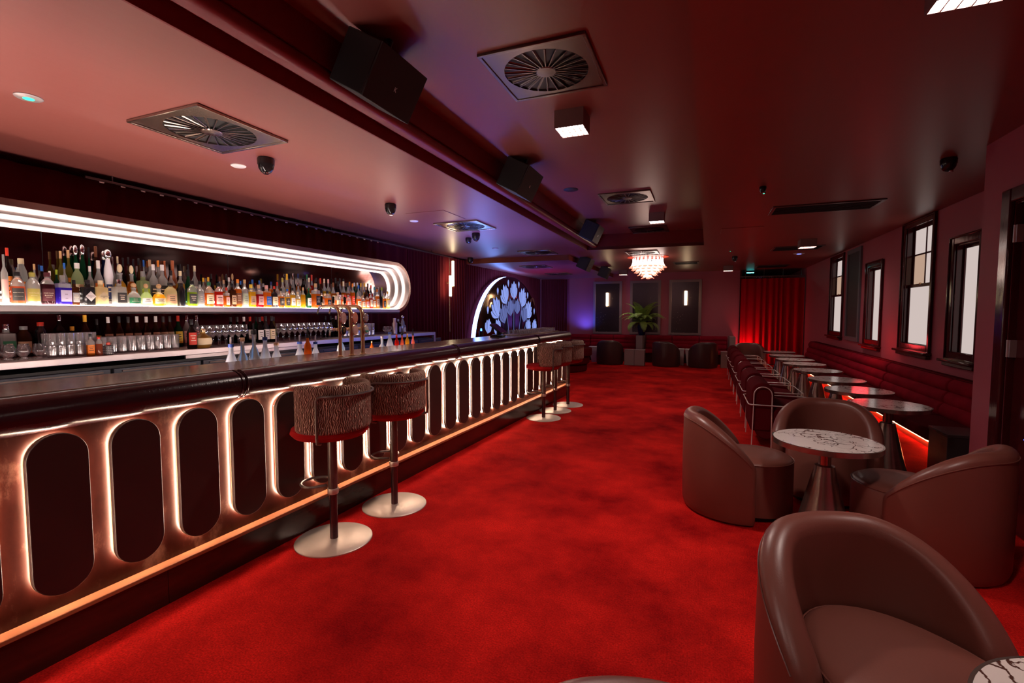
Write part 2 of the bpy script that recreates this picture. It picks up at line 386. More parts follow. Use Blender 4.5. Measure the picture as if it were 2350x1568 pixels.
struct(MB().prism([(-2.04, 8.93), (0.0, 9.0), (0.0, 9.06), (-2.04, 8.99)], 'z', HC+0.0005, HK+0.05).build('trim_2', paint_dark))
# stepped cornice along the bar side: upright fascia, soffit, half-round nosing, upper face
struct(MB().box(-2.045, -2.03, Y0, 8.90, HC-0.004, 2.665).build('cornice_fascia', paint_dark, bevel=0.002))
struct(MB().box(-2.03, -1.90, Y0, 8.90, 2.66, 2.675).build('cornice_soffit', paint_dark))
struct(MB().prism(arc(-1.885, 2.645, 0.042, -PI/2, PI/2, 10) + [(-1.93, 2.687), (-1.93, 2.603)], 'y', Y0, 8.92).build('cornice_nosing', paint_dark))
struct(MB().box(-1.90, -1.84, Y0, 8.93, 2.675, HK).build('beam', paint_dark))
struct(MB().box(-4.9, -2.56, 9.485, 9.50, HL, HC).build('beam', mat('orange red beam face', (0.20,0.030,0.016), 0.4)))
struct(MB().box(-2.56, -2.545, 9.50, 14.65, HL, HC).build('beam', mat('orange red beam face', (0.2,0.03,0.016), 0.4)))

def wall_x(name, x0, x1, ya, yb, holes, m, z1=HC):
    """wall in a plane of constant x with rectangular openings (y0,y1,z0,z1)"""
    mb = MB(); y = ya
    for (h0, h1, z0, zt) in sorted(holes):
        mb.box(x0, x1, y, h0, 0, z1)
        if z0 > 0: mb.box(x0, x1, h0, h1, 0, z0)
        if zt < z1: mb.box(x0, x1, h0, h1, zt, z1)
        y = h1
    mb.box(x0, x1, y, yb, 0, z1)
    return struct(mb.build(name, m))
WIN = [(6.00, 6.50, 0.93, 2.12, 1), (7.05, 7.85, 0.95, 2.52, 2), (8.74, 9.36, 0.92, 2.12, 1), (10.88, 11.72, 0.97, 2.50, 2)]
XR = 2.49
wall_x('wall_right', XR, XR+0.13, 4.42, Y1, [wn[:4] for wn in WIN], paint_wall)
XB = 1.83
wall_x('wall_right_near', XB, XR+0.13, Y0, 4.42, [(3.05, 4.03, 0, 2.10)], paint_wall)
struct(MB().box(-5.1, 2.8, Y0-0.1, Y0, 0, HK).build('wall_back', paint_wall))
struct(MB().box(-5.1, -5.0, Y0, 14.65, 0, HC).build('wall_left', paint_wall))
struct(MB().box(-5.1, 0.95, 14.65, 14.75, 0, HC).build('wall_far', paint_wall))
struct(MB().box(0.93, 1.0, 14.75, 17.3, 0, HC).build('wall_alcove', paint_dark))
struct(MB().box(0.93, 2.8, 17.3, 17.4, 0, HC).build('wall_alcove', paint_dark))

# ------------------------------------------------------------------ windows
def frame4(x0, x1, ya, yb, za, zb, t):
    mb = MB(); mb.box(x0, x1, ya, ya+t, za, zb).box(x0, x1, yb-t, yb, za, zb).box(x0, x1, ya+t, yb-t, zb-t, zb).box(x0, x1, ya+t, yb-t, za, za+t); return mb
for i, (ya, yb, za, zb, kind) in enumerate(WIN):
    win = empty('window_%d' % (i+1), (XR, (ya+yb)/2, za)); struct(win); L = (ya+yb)/2
    def W(mb, name, m, b=0.004):
        mb.xf(Matrix.Translation((-XR, -L, -za))); return mb.build(name, m, win, bevel=b)
    W(frame4(XR-0.022, XR+0.004, ya-0.075, yb+0.075, za-0.02, zb+0.05 if zb > 2.4 else zb+0.075, 0.078), 'casing', gloss_red, 0.008)
    W(frame4(XR-0.034, XR-0.02, ya-0.085, yb+0.085, za-0.03, zb+0.045 if zb > 2.4 else zb+0.085, 0.020), 'moulding', gloss_red, 0.006)
    W(MB().box(XR-0.085, XR+0.02, ya-0.10, yb+0.10, za-0.055, za-0.025).box(XR-0.05, XR+0.01, ya-0.07, yb+0.07, za-0.10, za-0.055), 'sill', gloss_red, 0.008)
    W(frame4(XR, XR+0.10, ya, yb, za, zb, 0.018), 'jamb', gloss_red)
    if kind == 1:
        W(frame4(XR+0.055, XR+0.085, ya+0.018, yb-0.018, za+0.018, zb-0.018, 0.03), 'sash', gloss_red)
        W(MB().box(XR+0.07, XR+0.076, ya+0.048, yb-0.048, za+0.048, zb-0.048), 'pane', e_win, 0)
    else:
        zm = za + (zb-za)*0.52; ym = (ya+yb)/2; zq = (zm+zb)/2
        W(frame4(XR+0.035, XR+0.06, ya+0.018, yb-0.018, za+0.018, zm, 0.042), 'sash', gloss_red)
        W(frame4(XR+0.065, XR+0.09, ya+0.018, yb-0.018, zm-0.045, zb-0.018, 0.042), 'sash', gloss_red)
        W(MB().box(XR+0.066, XR+0.088, ym-0.011, ym+0.011, zm, zb-0.05), 'glazing_bar', gloss_red)
        W(MB().box(XR+0.066, XR+0.088, ya+0.05, yb-0.05, zq-0.011, zq+0.011), 'glazing_bar', gloss_red)
        W(MB().box(XR+0.045, XR+0.05, ya+0.06, yb-0.06, za+0.06, zm-0.042), 'pane', e_win, 0)
        for (p0, p1) in ((ya+0.06, ym-0.011), (ym+0.011, yb-0.06)):
            for (q0, q1) in ((zm, zq-0.011), (zq+0.011, zb-0.06)):
                W(MB().box(XR+0.075, XR+0.08, p0, p1, q0, q1), 'pane', e_win2 if (q0 == zm and p0 > ym-0.02) else e_win, 0)
        W(MB().box(XR+0.020, XR+0.036, ym-0.02, ym+0.02, zm-0.012, zm+0.01), 'catch', brass)

# ------------------------------------------------------------------ door and its frame in the near wall
dr = empty('door_1', (XB, 3.05, 0)); struct(dr)
MB().box(0.03, 0.075, 0.02, 0.965, 0.006, 2.085).build('leaf', gloss_red, dr, bevel=0.004)
mb = MB().box(-0.03, 0.0, 0.98, 1.085, 0, 2.19).box(-0.03, 0.0, -0.105, 0.0, 0, 2.19).box(-0.03, 0.0, 0.0, 0.98, 2.10, 2.19)
mb.build('architrave', gloss_red, dr, bevel=0.01)
frame4(0.0, 0.09, 0, 0.98, -0.02, 2.10, 0.015).build('jamb', gloss_red, dr)
for z in (0.42, 1.17, 1.90):
    MB().box(-0.004, 0.032, 0.945, 0.962, z-0.055, z+0.055).lathe([(0.008, z-0.055), (0.008, z+0.055)], 8, -0.006, 0.964).build('hinge', steel, dr)
MB().lathe([(0.004, 0), (0.004, 0.004)], 10).xf(Matrix.Translation((0.027, 0.80, 0.62)) @ Matrix.Rotation(-PI/2, 4, 'Y')).build('indicator_light', emis('blue indicator', (0.05,0.1,1), 3), dr)
struct(MB().box(XB-0.015, XB, 4.135, 4.42, 0, 0.09).build('baseboard_right', gloss_red, bevel=0.004))

# ------------------------------------------------------------------ drapes
def drape_mb(path, z0, z1, pitch, amp, seed=0, nz=5, jitter=0.35):
    """pleated sheet along a straight path (x0,y0)->(x1,y1)"""
    rnd = random.Random(seed); (xa, ya), (xb, yb) = path; L = math.hypot(xb-xa, yb-ya); ux, uy = (xb-xa)/L, (yb-ya)/L; nx, ny = -uy, ux
    pts = []; s = 0; k = 0
    while s < L:
        p = pitch*(1+rnd.uniform(-jitter, jitter)); a = amp*(1+rnd.uniform(-0.3, 0.3))
        for q in range(6):
            t = q/6; pts.append((s+p*t, a*math.sin(2*PI*t)))
        s += p
    pts.append((L, 0)); pts = [(min(a, L), b) for a, b in pts]
    n = len(pts); vs = []; fs = []
    for j in range(nz):
        z = z0+(z1-z0)*j/(nz-1); f = 0.55+0.45*(1-j/(nz-1))
        for (a, b) in pts: vs.append((xa+ux*a+nx*b*f, ya+uy*a+ny*b*f, z))
    for j in range(nz-1):
        for i in range(n-1): fs.append((j*n+i, j*n+i+1, (j+1)*n+i+1, (j+1)*n+i))
    m = MB(); m.add(vs, fs); return m
o = drape_mb([(-4.86, 14.55), (-4.86, 7.2)], 0.02, 2.54, 0.105, 0.035, 3).build('drape', drape, ang=80)
tag(o, 'wine pleated drape behind the glowing arch mural and the wall lamp', 'curtain')
o = drape_mb([(-4.86, 7.2), (-4.86, -1.0)], 0.02, 2.54, 0.24, 0.035, 5).build('drape', drape, ang=80)
tag(o, 'wine pleated drape hanging behind the bottle niche and back counter', 'curtain')
o = drape_mb([(-4.80, 14.58), (-3.95, 14.58)], 0.02, 2.44, 0.09, 0.03, 8).build('drape', drape, ang=80)
tag(o, 'dark drape filling the far corner, left of the blue lit wall', 'curtain')
o = drape_mb([(0.96, 14.45), (2.46, 14.45)], 0.02, 2.32, 0.155, 0.045, 11).build('stage_drape', drape_red, ang=80)
tag(o, 'bright red pleated stage drape hung from a track in the far corner', 'curtain')
t = empty('drape_track', (0.96, 14.45, 2.36), 0, 'black drape track with hooks above the red stage drape', 'curtain track')
MB().box(-0.02, 1.50, -0.02, 0.02, 0.0, 0.028).build('rail', steel_dark, t)
mb = MB()
for k in range(38): mb.box(0.02+k*0.039, 0.028+k*0.039, -0.024, -0.02, -0.028, 0.004)
tag(mb.build('hook', chrome, t), kind='stuff')
for x in (0.1, 0.55, 1.0, 1.42): MB().tube([(x, 0, 0.028), (x, 0, 0.209)], 0.006, 6).build('hanger', steel_dark, t)
t = empty('drape_track', (-4.72, 1.0, 2.50), 0, 'thin metal drape track with small hooks above the bottle niche', 'curtain track')
MB().box(-0.01, 0.012, 1.4, 7.6, 0, 0.02).build('rail', steel_dark, t)
mb = MB()
for k in range(30): mb.box(-0.006, 0.006, 1.5+k*0.16, 1.535+k*0.16, -0.012, 0.0)
tag(mb.build('hook', chrome, t), kind='stuff')
for y in (1.6, 4.2, 6.8): MB().tube([(0, y, 0.02), (0, y, 0.069)], 0.005, 6).build('hanger', steel_dark, t)

# ================================================================== the bar
RB = -math.atan(0.038)
bar = empty('bar_counter', (-2.41, 0, 0), RB, 'long dark bar with stone top, leather roll edge and glowing pill shaped panels', 'bar')
for a, b in ((-1.2, 1.45), (1.452, 3.9), (3.902, 6.3), (6.302, 7.95)):
    MB().box(-0.62, 0.0, a, b, 0, 0.172).build('kick_panel', dark_wood, bar)
MB().box(-0.07, 0.014, -1.2, 7.955, 0.172, 0.192).build('foot_ledge', ledge_mat, bar, bevel=0.003)
MB().box(-0.56, -0.05, -1.2, 7.93, 0.192, 1.050).build('front_sheet', panel_m, bar)
MB().box(-0.60, -0.561, -1.2, 7.93, 0.172, 1.04).build('service_side', steel_dark, bar)
for a, b in ((-1.2, 1.868), (1.892, 4.188), (4.212, 6.458), (6.482, 8.03)):
    mb = MB().prism(arc(-0.062, 1.004, 0.076, -PI*0.56, PI*0.55, 16), 'y', a, b)
    mb.build('edge_roll', roll_mat, bar, bevel=0.006)
for v in (1.880, 4.200, 6.470):
    mb = MB().prism(arc(-0.062, 1.004, 0.071, -PI*0.56, PI*0.55, 16), 'y', v-0.012, v+0.012); mb.build('edge_joint', roll_mat, bar)
    mb = MB()
    for dv in (-0.016, 0.016): mb.tube([(-0.062+0.0775*math.cos(a), v+dv, 1.004+0.0775*math.sin(a)) for a in [PI*(-0.55+1.1*i/14) for i in range(15)]], 0.0035, 6)
    mb.build('edge_piping', roll_mat, bar)
MB().box(-0.50, -0.066, -1.2, 8.0, 1.051, 1.084).build('stone_top', top_mat, bar, bevel=0.003)
MB().box(-0.70, -0.601, -0.8, 7.95, 0.86, 0.965).build('speed_rail', steel, bar, bevel=0.004)
MB().box(-0.698, -0.61, -0.7, 4.6, 0.965, 0.968).build('rail_light', emis('rail led', (1.0,0.80,0.72), E_RAIL), bar)
MB().box(-0.698, -0.61, 4.7, 7.9, 0.965, 0.968).build('rail_light', emis('blue rail led', (0.14,0.20,1.0), E_RAIL*0.45), bar)
pv = [0.23, 0.51, 0.79, 1.07, 1.347, 1.625, 1.903, 2.182]
pv += [2.182 + (4.063-2.182)*i/7 for i in range(1, 8)]
pv += [4.323, 4.589, 4.848, 5.106, 5.36, 5.62, 5.87, 6.15, 6.39, 6.65, 6.91, 7.17, 7.43, 7.69]
pz = (0.265+0.92)/2; ph = (0.92-0.265)/2
pill_me = MB().prism(stadium(0, 0, 0.0985, ph, 16), 'x', -0.010, 0.010).mesh('pill_panel', pill_mat)
ply_me = MB().prism(stadium(0, 0, 0.0992, ph+0.0007, 16), 'x', -0.016, -0.011).mesh('ply_edge', mat('pale ply edge', (0.40,0.24,0.15), 0.5))
led_path = [(0, y, z) for y, z in stadium(0, 0, 0.0985-0.014, ph-0.014, 12)]
led_me = MB().tube(led_path, 0.0048, 6, closed=True).mesh('led_tape', e_pill)
for v in pv:
    p = link('pill_panel', pill_me, bar, bevel=0.0025, loc=(-0.010, v, pz))
    link('ply_edge', ply_me, p); link('led_tape', led_me, p, loc=(-0.026, 0, 0))
# rounded plinth stack beyond the end of the bar
b = empty('stepped_bench', (-3.35, 11.3, 0), 0, 'low dark stepped bench with rounded end beyond the bar end', 'bench')
for z0, z1, r in ((0, 0.17, 0.78), (0.18, 0.36, 0.84), (0.37, 0.56, 0.90)):
    MB().prism(stadium_h(-1.2, r, 0, 0.55+r*0.15), 'z', z0, z1).build('tier', velvet_d, b, bevel=0.03, seg=3)
MB().prism(stadium_h(-1.2, 0.72, 0, 0.5), 'z', 0.56, 0.74).build('back_roll', velvet_d, b, bevel=0.06, seg=3)

# ================================================================== back counter under the niche
bc = empty('back_counter', (-3.88, 0, 0), 0, 'stainless steel back counter over dark fridges below the bottle shelf', 'counter')
MB().box(-0.84, 0, -0.6, 6.50, 1.056, 1.10).build('worktop', steel, bc, bevel=0.003)
MB().box(-0.82, -0.05, -0.6, 6.42, 0.06, 1.02).build('carcass', black, bc)
MB().box(-0.045, -0.03, 2.62, 4.0, 1.025, 1.052).build('light_strip', steel, bc)
MB().box(-0.04, 0.0, 6.455, 6.50, 0, 1.056).build('leg', steel, bc)
y = -0.55; k = 0
while y < 6.2:
    wd = 0.66
    d = MB().box(-0.05, -0.022, y+0.01, y+wd-0.01, 0.90, 1.00).build('drawer', mat('blue grey powder coat', (0.035,0.045,0.07), 0.3), bc, bevel=0.004)
    MB().box(-0.022, -0.010, y+0.06, y+wd-0.06, 0.975, 0.985).build('handle', steel_dark, d)
    f = MB().box(-0.05, -0.026, y+0.01, y+wd-0.01, 0.12, 0.885).build('fridge_door', black_gloss, bc, bevel=0.004)
    MB().box(-0.026, -0.022, y+0.05, y+wd-0.05, 0.17, 0.86).build('glass', blue_glass if k % 2 == 0 else mat('dim fridge glass', (0.02,0.06,0.10), 0.08), f)
    y += wd; k += 1

# ================================================================== lit niche and its bottle shelf
ni = empty('bottle_niche', (-4.6, 3.4, 1.78), 0, 'long pill shaped metal niche with stepped white light lines and smoked mirror back', 'shelf unit')
NZ = 1.78; NYA, NYB = 0.2, 6.43; NR = 0.375
def stad_R(R, n=16):
    d = NR-R
    return stadium_h(NYA+d, NYB-d, NZ, R, n)
def ring(profile, name, m):
    """sweep an (x, R) profile round the stadium"""
    loops = [[(x, p[0], p[1]) for p in stad_R(R)] for x, R in profile]
    n = len(loops[0]); mb = MB(); vs = [v for l in loops for v in l]; fs = []
    for j in range(len(loops)-1):
        for i in range(n): fs.append((j*n+i, j*n+(i+1) % n, (j+1)*n+(i+1) % n, (j+1)*n+i))
    mb.add(vs, fs); mb.xf(Matrix.Translation((4.6, -3.4, -1.78))); return mb.build(name, m, ni, ang=30)
rosy = mat('rosy polished steel rim', (0.52,0.38,0.35), 0.2, 1.0)
ring([(-4.78, 0.375), (-4.28, 0.375), (-4.28, 0.328)], 'rim', rosy)
ring([(-4.28, 0.328), (-4.385, 0.328), (-4.385, 0.286)], 'step', step_steel)
ring([(-4.385, 0.286), (-4.485, 0.286), (-4.485, 0.246)], 'step', step_steel)
ring([(-4.485, 0.246), (-4.605, 0.246)], 'step', step_steel)
for x, R in ((-4.374, 0.318), (-4.474, 0.276), (-4.594, 0.236)):
    mb = MB().tube([(x, p[0], p[1]) for p in stad_R(R, 14)], 0.0075, 6, closed=True); mb.xf(Matrix.Translation((4.6, -3.4, -1.78))); mb.build('light_line', e_arch, ni)
ycut = [NYA+0.02, 0.55, 2.05, 3.56, 5.06, NYB-0.02]
poly = stad_R(0.30)
MB().prism([(a, b) for a, b in poly], 'x', -4.612, -4.606).xf(Matrix.Translation((4.6, -3.4, -1.78))).build('mirror', mirror_dark, ni)
mb = MB()
for yy in ycut[1:-1]: mb.box(-4.6062, -4.6045, yy-0.0015, yy+0.0015, 1.47, 2.08)
mb.xf(Matrix.Translation((4.6, -3.4, -1.78))).build('mirror_joint', black, ni)
sh = MB().box(-4.60, -4.275, 0.45, 6.12, 1.408, 1.450).build('bottle_shelf', steel, bevel=0.003)
tag(sh, 'thick polished steel shelf carrying the spirit bottles in the niche', 'shelf')
MB().box(-4.59, -4.285, 0.47, 6.10, 1.4505, 1.4545).build('lit_panel', e_shelf, sh)
MB().box(-4.60, -4.29, 0.45, 6.12, 1.392, 1.4075).build('lower_lip', black, sh)

# ================================================================== arch mural
MY, MA, MBh, MZ = 11.60, 2.18, 1.73, 0.60
mu = empty('arch_mural', (-4.62, MY, MZ), 0, 'tall half oval mirror mural with pale blue lilies and a blue neon edge', 'artwork')
def oval(a, b, n=40): return [(a*math.cos(PI*i/n), b*math.sin(PI*i/n)) for i in range(n+1)]
MB().prism(oval(MA, MBh), 'x', -0.012, 0.0).build('bronze_mirror', mirror_bronze, mu)
o1 = oval(MA-0.004, MBh-0.004); vs = [(x, p[0], p[1]) for x in (-0.012, -0.115) for p in o1]; n = len(o1)
MB().box(-0.115, 0.0, -MA, MA, -0.6, -0.001).build('plinth', dark_wood, mu)
MB().add(vs, [(i, i+1, n+i+1, n+i) for i in range(n-1)]).build('neon_edge', e_mural, mu)
mb = MB()
oi = oval(MA, MBh); oo = oval(MA-0.02, MBh-0.02)
mb.add([(0.001, p[0], p[1]) for p in oi]+[(0.001, p[0], p[1]) for p in oo]+[(0.010, p[0], p[1]) for p in oi]+[(0.010, p[0], p[1]) for p in oo],
       [(i, i+1, len(oi)+i+1, len(oi)+i) for i in range(len(oi)-1)]+[(2*len(oi)+i, 2*len(oi)+i+1, 3*len(oi)+i+1, 3*len(oi)+i) for i in range(len(oi)-1)]+[(len(oi)+i, len(oi)+i+1, 3*len(oi)+i+1, 3*len(oi)+i) for i in range(len(oi)-1)])
mb.build('rim', rosy, mu)
petal_b = emis('backlit pale blue acrylic', (0.32,0.42,1.0), 0.85)
petal_d = emis('backlit soft blue acrylic', (0.22,0.27,0.72), 0.55)
ink = mat('black vinyl line', (0.008,0.008,0.012), 0.4)
tan_reflect = mat('painted tan reflection', (0.62,0.40,0.26), 0.4, 0.35)  # tan colour painted in place of room reflections in the mirror
def petal_poly(bx, bz, ang, L, wd, n=9):
    """teardrop from its foot at (bx,bz) leaning by ang"""
    out = []
    for sgn in (1, -1):
        for i in (range(n+1) if sgn == 1 else range(n, -1, -1)):
            t = i/n; ww = wd*math.sin(PI*min(1, t**1.4))**0.8 if 0 < t < 1 else 0
            x = sgn*ww*0.5; z = L*t
            out.append((bx + x*math.cos(ang) + z*math.sin(ang), bz - x*math.sin(ang) + z*math.cos(ang)))
    return out
def flower(y0, z0, y1, z1, m, wd, n=5, sp=0.66):
    """petals fan out from the foot (y1,z1) to the tip (y0,z0)"""
    y0 -= MY; y1 -= MY; z0 -= MZ; z1 -= MZ
    A = math.atan2(y0-y1, z0-z1); L = math.hypot(y0-y1, z0-z1)
    mb = MB(); ml = MB(); order = sorted(range(n), key=lambda i: -abs(i-(n-1)/2))
    for q, i in enumerate(order):
        f = (i-(n-1)/2)/((n-1)/2); a = A + f*sp; l = L*(1-0.20*abs(f)**1.3)
        x = 0.0015+0.0022*q
        mb.prism(petal_poly(y1, z1, a, l, wd), 'x', x, x+0.003)
        ml.prism(petal_poly(y1, z1, a, l*1.02, wd*1.17), 'x', x-0.001, x+0.001)
    fo = mb.build('lily', m, mu, ang=0); ml.build('outline', ink, fo, ang=0)
for q in [(11.71,2.23,11.73,1.75),(10.98,2.1,11.2,1.62),(12.47,2.09,12.31,1.55),(10.37,1.75,10.69,1.27),(13.02,1.71,12.74,1.25)]: flower(*q, petal_b, 0.17)
for q in [(10.92,1.63,11.09,1.13),(11.43,1.78,11.5,1.31),(11.98,1.78,11.95,1.36),(12.55,1.6,12.47,1.14)]: flower(*q, petal_d, 0.15)
for q in [(10.14,1.26,10.06,0.92),(10.53,1.24,10.73,0.88),(12.91,1.23,12.8,0.86),(13.41,1.22,13.35,0.85)]: flower(*q, petal_b, 0.14)
for (yy, zz) in [(11.34,2.15),(12.09,2.15),(10.66,1.92),(12.79,1.89),(10.08,1.46),(13.36,1.44)]:
    MB().prism(petal_poly(yy-MY, zz-MZ-0.09, 0, 0.18, 0.09), 'x', 0.002, 0.006).build('bud', petal_b, mu, ang=0)
for a, b_ in [((11.73,1.75),(11.72,0.75)),((11.2,1.62),(11.4,0.75)),((12.31,1.55),(12.05,0.75)),((10.69,1.27),(10.98,0.75)),((12.74,1.25),(12.42,0.75))]:
    dy = b_[0]-a[0]; dz = b_[1]-a[1]; L = math.hypot(dy, dz); ny, nz = -dz/L*0.012, dy/L*0.012
    P4 = [(a[0]-MY+ny, a[1]-MZ+nz), (a[0]-MY-ny, a[1]-MZ-nz), (b_[0]-MY-ny, b_[1]-MZ-nz), (b_[0]-MY+ny, b_[1]-MZ+nz)]
    MB().prism(P4, 'x', 0.001, 0.004).build('stem', petal_d, mu, ang=0)
# black pods between the stems and tan scallops painting the mirror's reflections behind the lilies
for (yy, zz, hh, ww) in [(11.2,1.42,0.75,0.24),(11.72,1.40,0.75,0.22),(12.25,1.36,0.75,0.24),(10.82,1.12,0.5,0.26),(12.62,1.10,0.5,0.26)]:
    MB().prism(arc(yy-MY, zz-MZ-ww/2, ww/2, 0, PI, 8)+[(yy-MY-ww/2, 0.10), (yy-MY+ww/2, 0.10)], 'x', 0.0004, 0.0012).build('pod', ink, mu, ang=0)
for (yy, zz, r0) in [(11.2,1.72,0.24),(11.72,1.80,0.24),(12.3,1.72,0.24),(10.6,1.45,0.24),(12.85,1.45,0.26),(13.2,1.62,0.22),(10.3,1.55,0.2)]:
    mb = MB().prism(arc(yy-MY, zz-MZ, r0, 0, PI, 10)+list(reversed(arc(yy-MY, zz-MZ-0.02, r0*0.62, 0, PI, 10))), 'x', 0.0002, 0.0009); mb.build('tan_reflection', tan_reflect, mu, ang=0)
# uplighter at the foot of the mural
sp = empty('neon_driver', (-4.50, 9.47, 1.0), 0, 'small blue glowing lamp at the foot of the arch mural', 'lamp')
MB().lathe([(0.018, 0), (0.02, 0.01), (0.018, 0.05), (0.006, 0.06)], 12).build('body', emis('blue lamp glow', (0.08,0.25,1.0), 4), sp)
MB().lathe([(0.05, -0.10), (0.05, 0.0)], 12).build('foot', black, sp)
MB().lathe([(0.012, -1.0), (0.012, -0.10)], 8).build('pole', black, sp)

# ================================================================== bar stools
def stool_back_mesh():
    R, T, z0, z1, A = 0.232, 0.058, 0.705, 0.985, math.radians(112)
    nu = 44; prof = []
    rr = 0.026
    for (cx, cz, a0) in ((R-rr, z0+rr, -PI/2), (R-rr, z1-rr, 0), (R-T+rr, z1-rr, PI/2), (R-T+rr, z0+rr, PI)):
        for i in range(5):
            a = a0 + PI/2*i/4; prof.append((cx+rr*math.cos(a), cz+rr*math.sin(a)))
    n = len(prof); vs = []; uv = []; per = [0]
    for i in range(1, n+1): per.append(per[-1]+math.hypot(prof[i % n][0]-prof[i-1][0], prof[i % n][1]-prof[i-1][1]))
    cxm = R-T/2; czm = (z0+z1)/2
    for i in range(nu+1):
        t = -1+2*i/nu; a = A*t; e = (1-abs(t))*A*R; k = 1.0 if e > 0.03 else math.sqrt(max(0.0, 1-(1-e/0.03)**2))*0.98+0.02
        kz = 1.0 if e > 0.05 else 0.82+0.18*math.sqrt(max(0.0, 1-(1-e/0.05)**2))
        for (r, z) in prof:
            r2 = cxm+(r-cxm)*k; z2 = czm+(z-czm)*kz
            vs.append((r2*math.cos(a), r2*math.sin(a), z2))
    fs = []; fuv = []
    for i in range(nu):
        for j in range(n):
            fs.append((i*n+j, (i+1)*n+j, (i+1)*n+(j+1) % n, i*n+(j+1) % n))
            u0 = (i/nu)*2*A*R; u1 = ((i+1)/nu)*2*A*R
            fuv.append([(u0, per[j]), (u1, per[j]), (u1, per[j+1]), (u0, per[j+1])])
    fs.append(tuple(range(n))); fuv.append([(0, 0)]*n); fs.append(tuple(reversed(range(nu*n, nu*n+n)))); fuv.append([(0, 0)]*n)
    me = bpy.data.meshes.new('backrest'); me.from_pydata(vs, [], fs); ul = me.uv_layers.new(name='UVMap')
    k = 0
    for f in fuv:
        for q in f: ul.data[k].uv = q; k += 1
    me.polygons.foreach_set('use_smooth', [True]*len(me.polygons)); me.materials.append(pile); return me
def make_stool(label):
    t = empty('bar_stool', (0,0,0), 0, label, 'bar stool', 'bar stools along the bar')
    link('backrest', stool_back_mesh(), t)
    MB().lathe([(0.0,0.652),(0.17,0.652),(0.205,0.662),(0.226,0.685),(0.218,0.710),(0.19,0.724),(0.0,0.730)], 36, -0.012, 0, cap=False).build('seat', velvet_s, t)
    MB().lathe([(0.045,0.630),(0.10,0.640),(0.10,0.652)], 20).build('seat_plate', steel_dark, t)
    MB().lathe([(0.0275,0.315),(0.0275,0.645)], 20).build('upper_pole', steel_dark, t)
    MB().lathe([(0.031,0.292),(0.033,0.297),(0.033,0.322),(0.031,0.326)], 20).build('collar', base_metal, t)
    MB().lathe([(0.024,0.012),(0.024,0.295)], 20).build('lower_pole', mat('plum brown tube', (0.10,0.04,0.045), 0.25, 0.7), t)
    MB().lathe([(0.0,0.0),(0.228,0.0),(0.228,0.006),(0.222,0.010),(0.03,0.013),(0.0,0.013)], 56, cap=False).build('base_disc', base_metal, t)
    # foot ring: loop reaching toward the bar
    pts = [(-0.028, 0.020, 0.345), (-0.08, 0.085, 0.345)] + [(-0.115-0.10*math.sin(a), 0.10*math.cos(a), 0.345) for a in [PI*i/14 for i in range(15)]] + [(-0.08, -0.085, 0.345), (-0.028, -0.020, 0.345)]
    MB().tube(pts, 0.0085, 8).build('foot_rest', steel_dark, t)
    # bent tube frame: up from under the seat, round behind the back
    A = math.radians(66); Rr = 0.246; pts = []
    pts += [(Rr*0.80*math.cos(-A), Rr*0.80*math.sin(-A), 0.652), (Rr*0.99*math.cos(-A), Rr*0.99*math.sin(-A), 0.665), (Rr*1.01*math.cos(-A), Rr*1.01*math.sin(-A), 0.70)]
    pts += [(Rr*math.cos(-A), Rr*math.sin(-A), z) for z in (0.78, 0.88, 0.905)]
    pts += [(Rr*math.cos(-A+0.03), Rr*math.sin(-A+0.03), 0.921)]
    pts += [(Rr*math.cos(a), Rr*math.sin(a), 0.928) for a in [-A+0.10+(2*A-0.20)*i/18 for i in range(19)]]
    pts += [(Rr*math.cos(A-0.03), Rr*math.sin(A-0.03), 0.921)] + [(Rr*math.cos(A), Rr*math.sin(A), z) for z in (0.905, 0.88, 0.78)]
    pts += [(Rr*1.01*math.cos(A), Rr*1.01*math.sin(A), 0.70), (Rr*0.99*math.cos(A), Rr*0.99*math.sin(A), 0.665), (Rr*0.80*math.cos(A), Rr*0.80*math.sin(A), 0.652)]
    MB().tube(pts, 0.0085, 8).build('tube_frame', steel_dark, t)
    return t
stools = [(-2.085, 2.262, 0.0, 'nearest patterned bar stool with metal band and round disc base'),
          (-2.055, 2.845, -0.42, 'second patterned bar stool, just behind the nearest one'),
          (-1.932, 5.985, 0.40, 'bar stool with side-on red seat, first of the far trio'),
          (-1.925, 6.50, -0.35, 'middle bar stool of the far trio at the bar'),
          (-1.868, 6.985, -0.35, 'last patterned bar stool near the end of the bar')]
s0 = make_stool(stools[0][3])
for x, y, a, l in stools[1:]: copy_tree(s0, (x, y, 0), a, l)
s0.location = (stools[0][0], stools[0][1], 0); s0.rotation_euler = (0,0,stools[0][2])

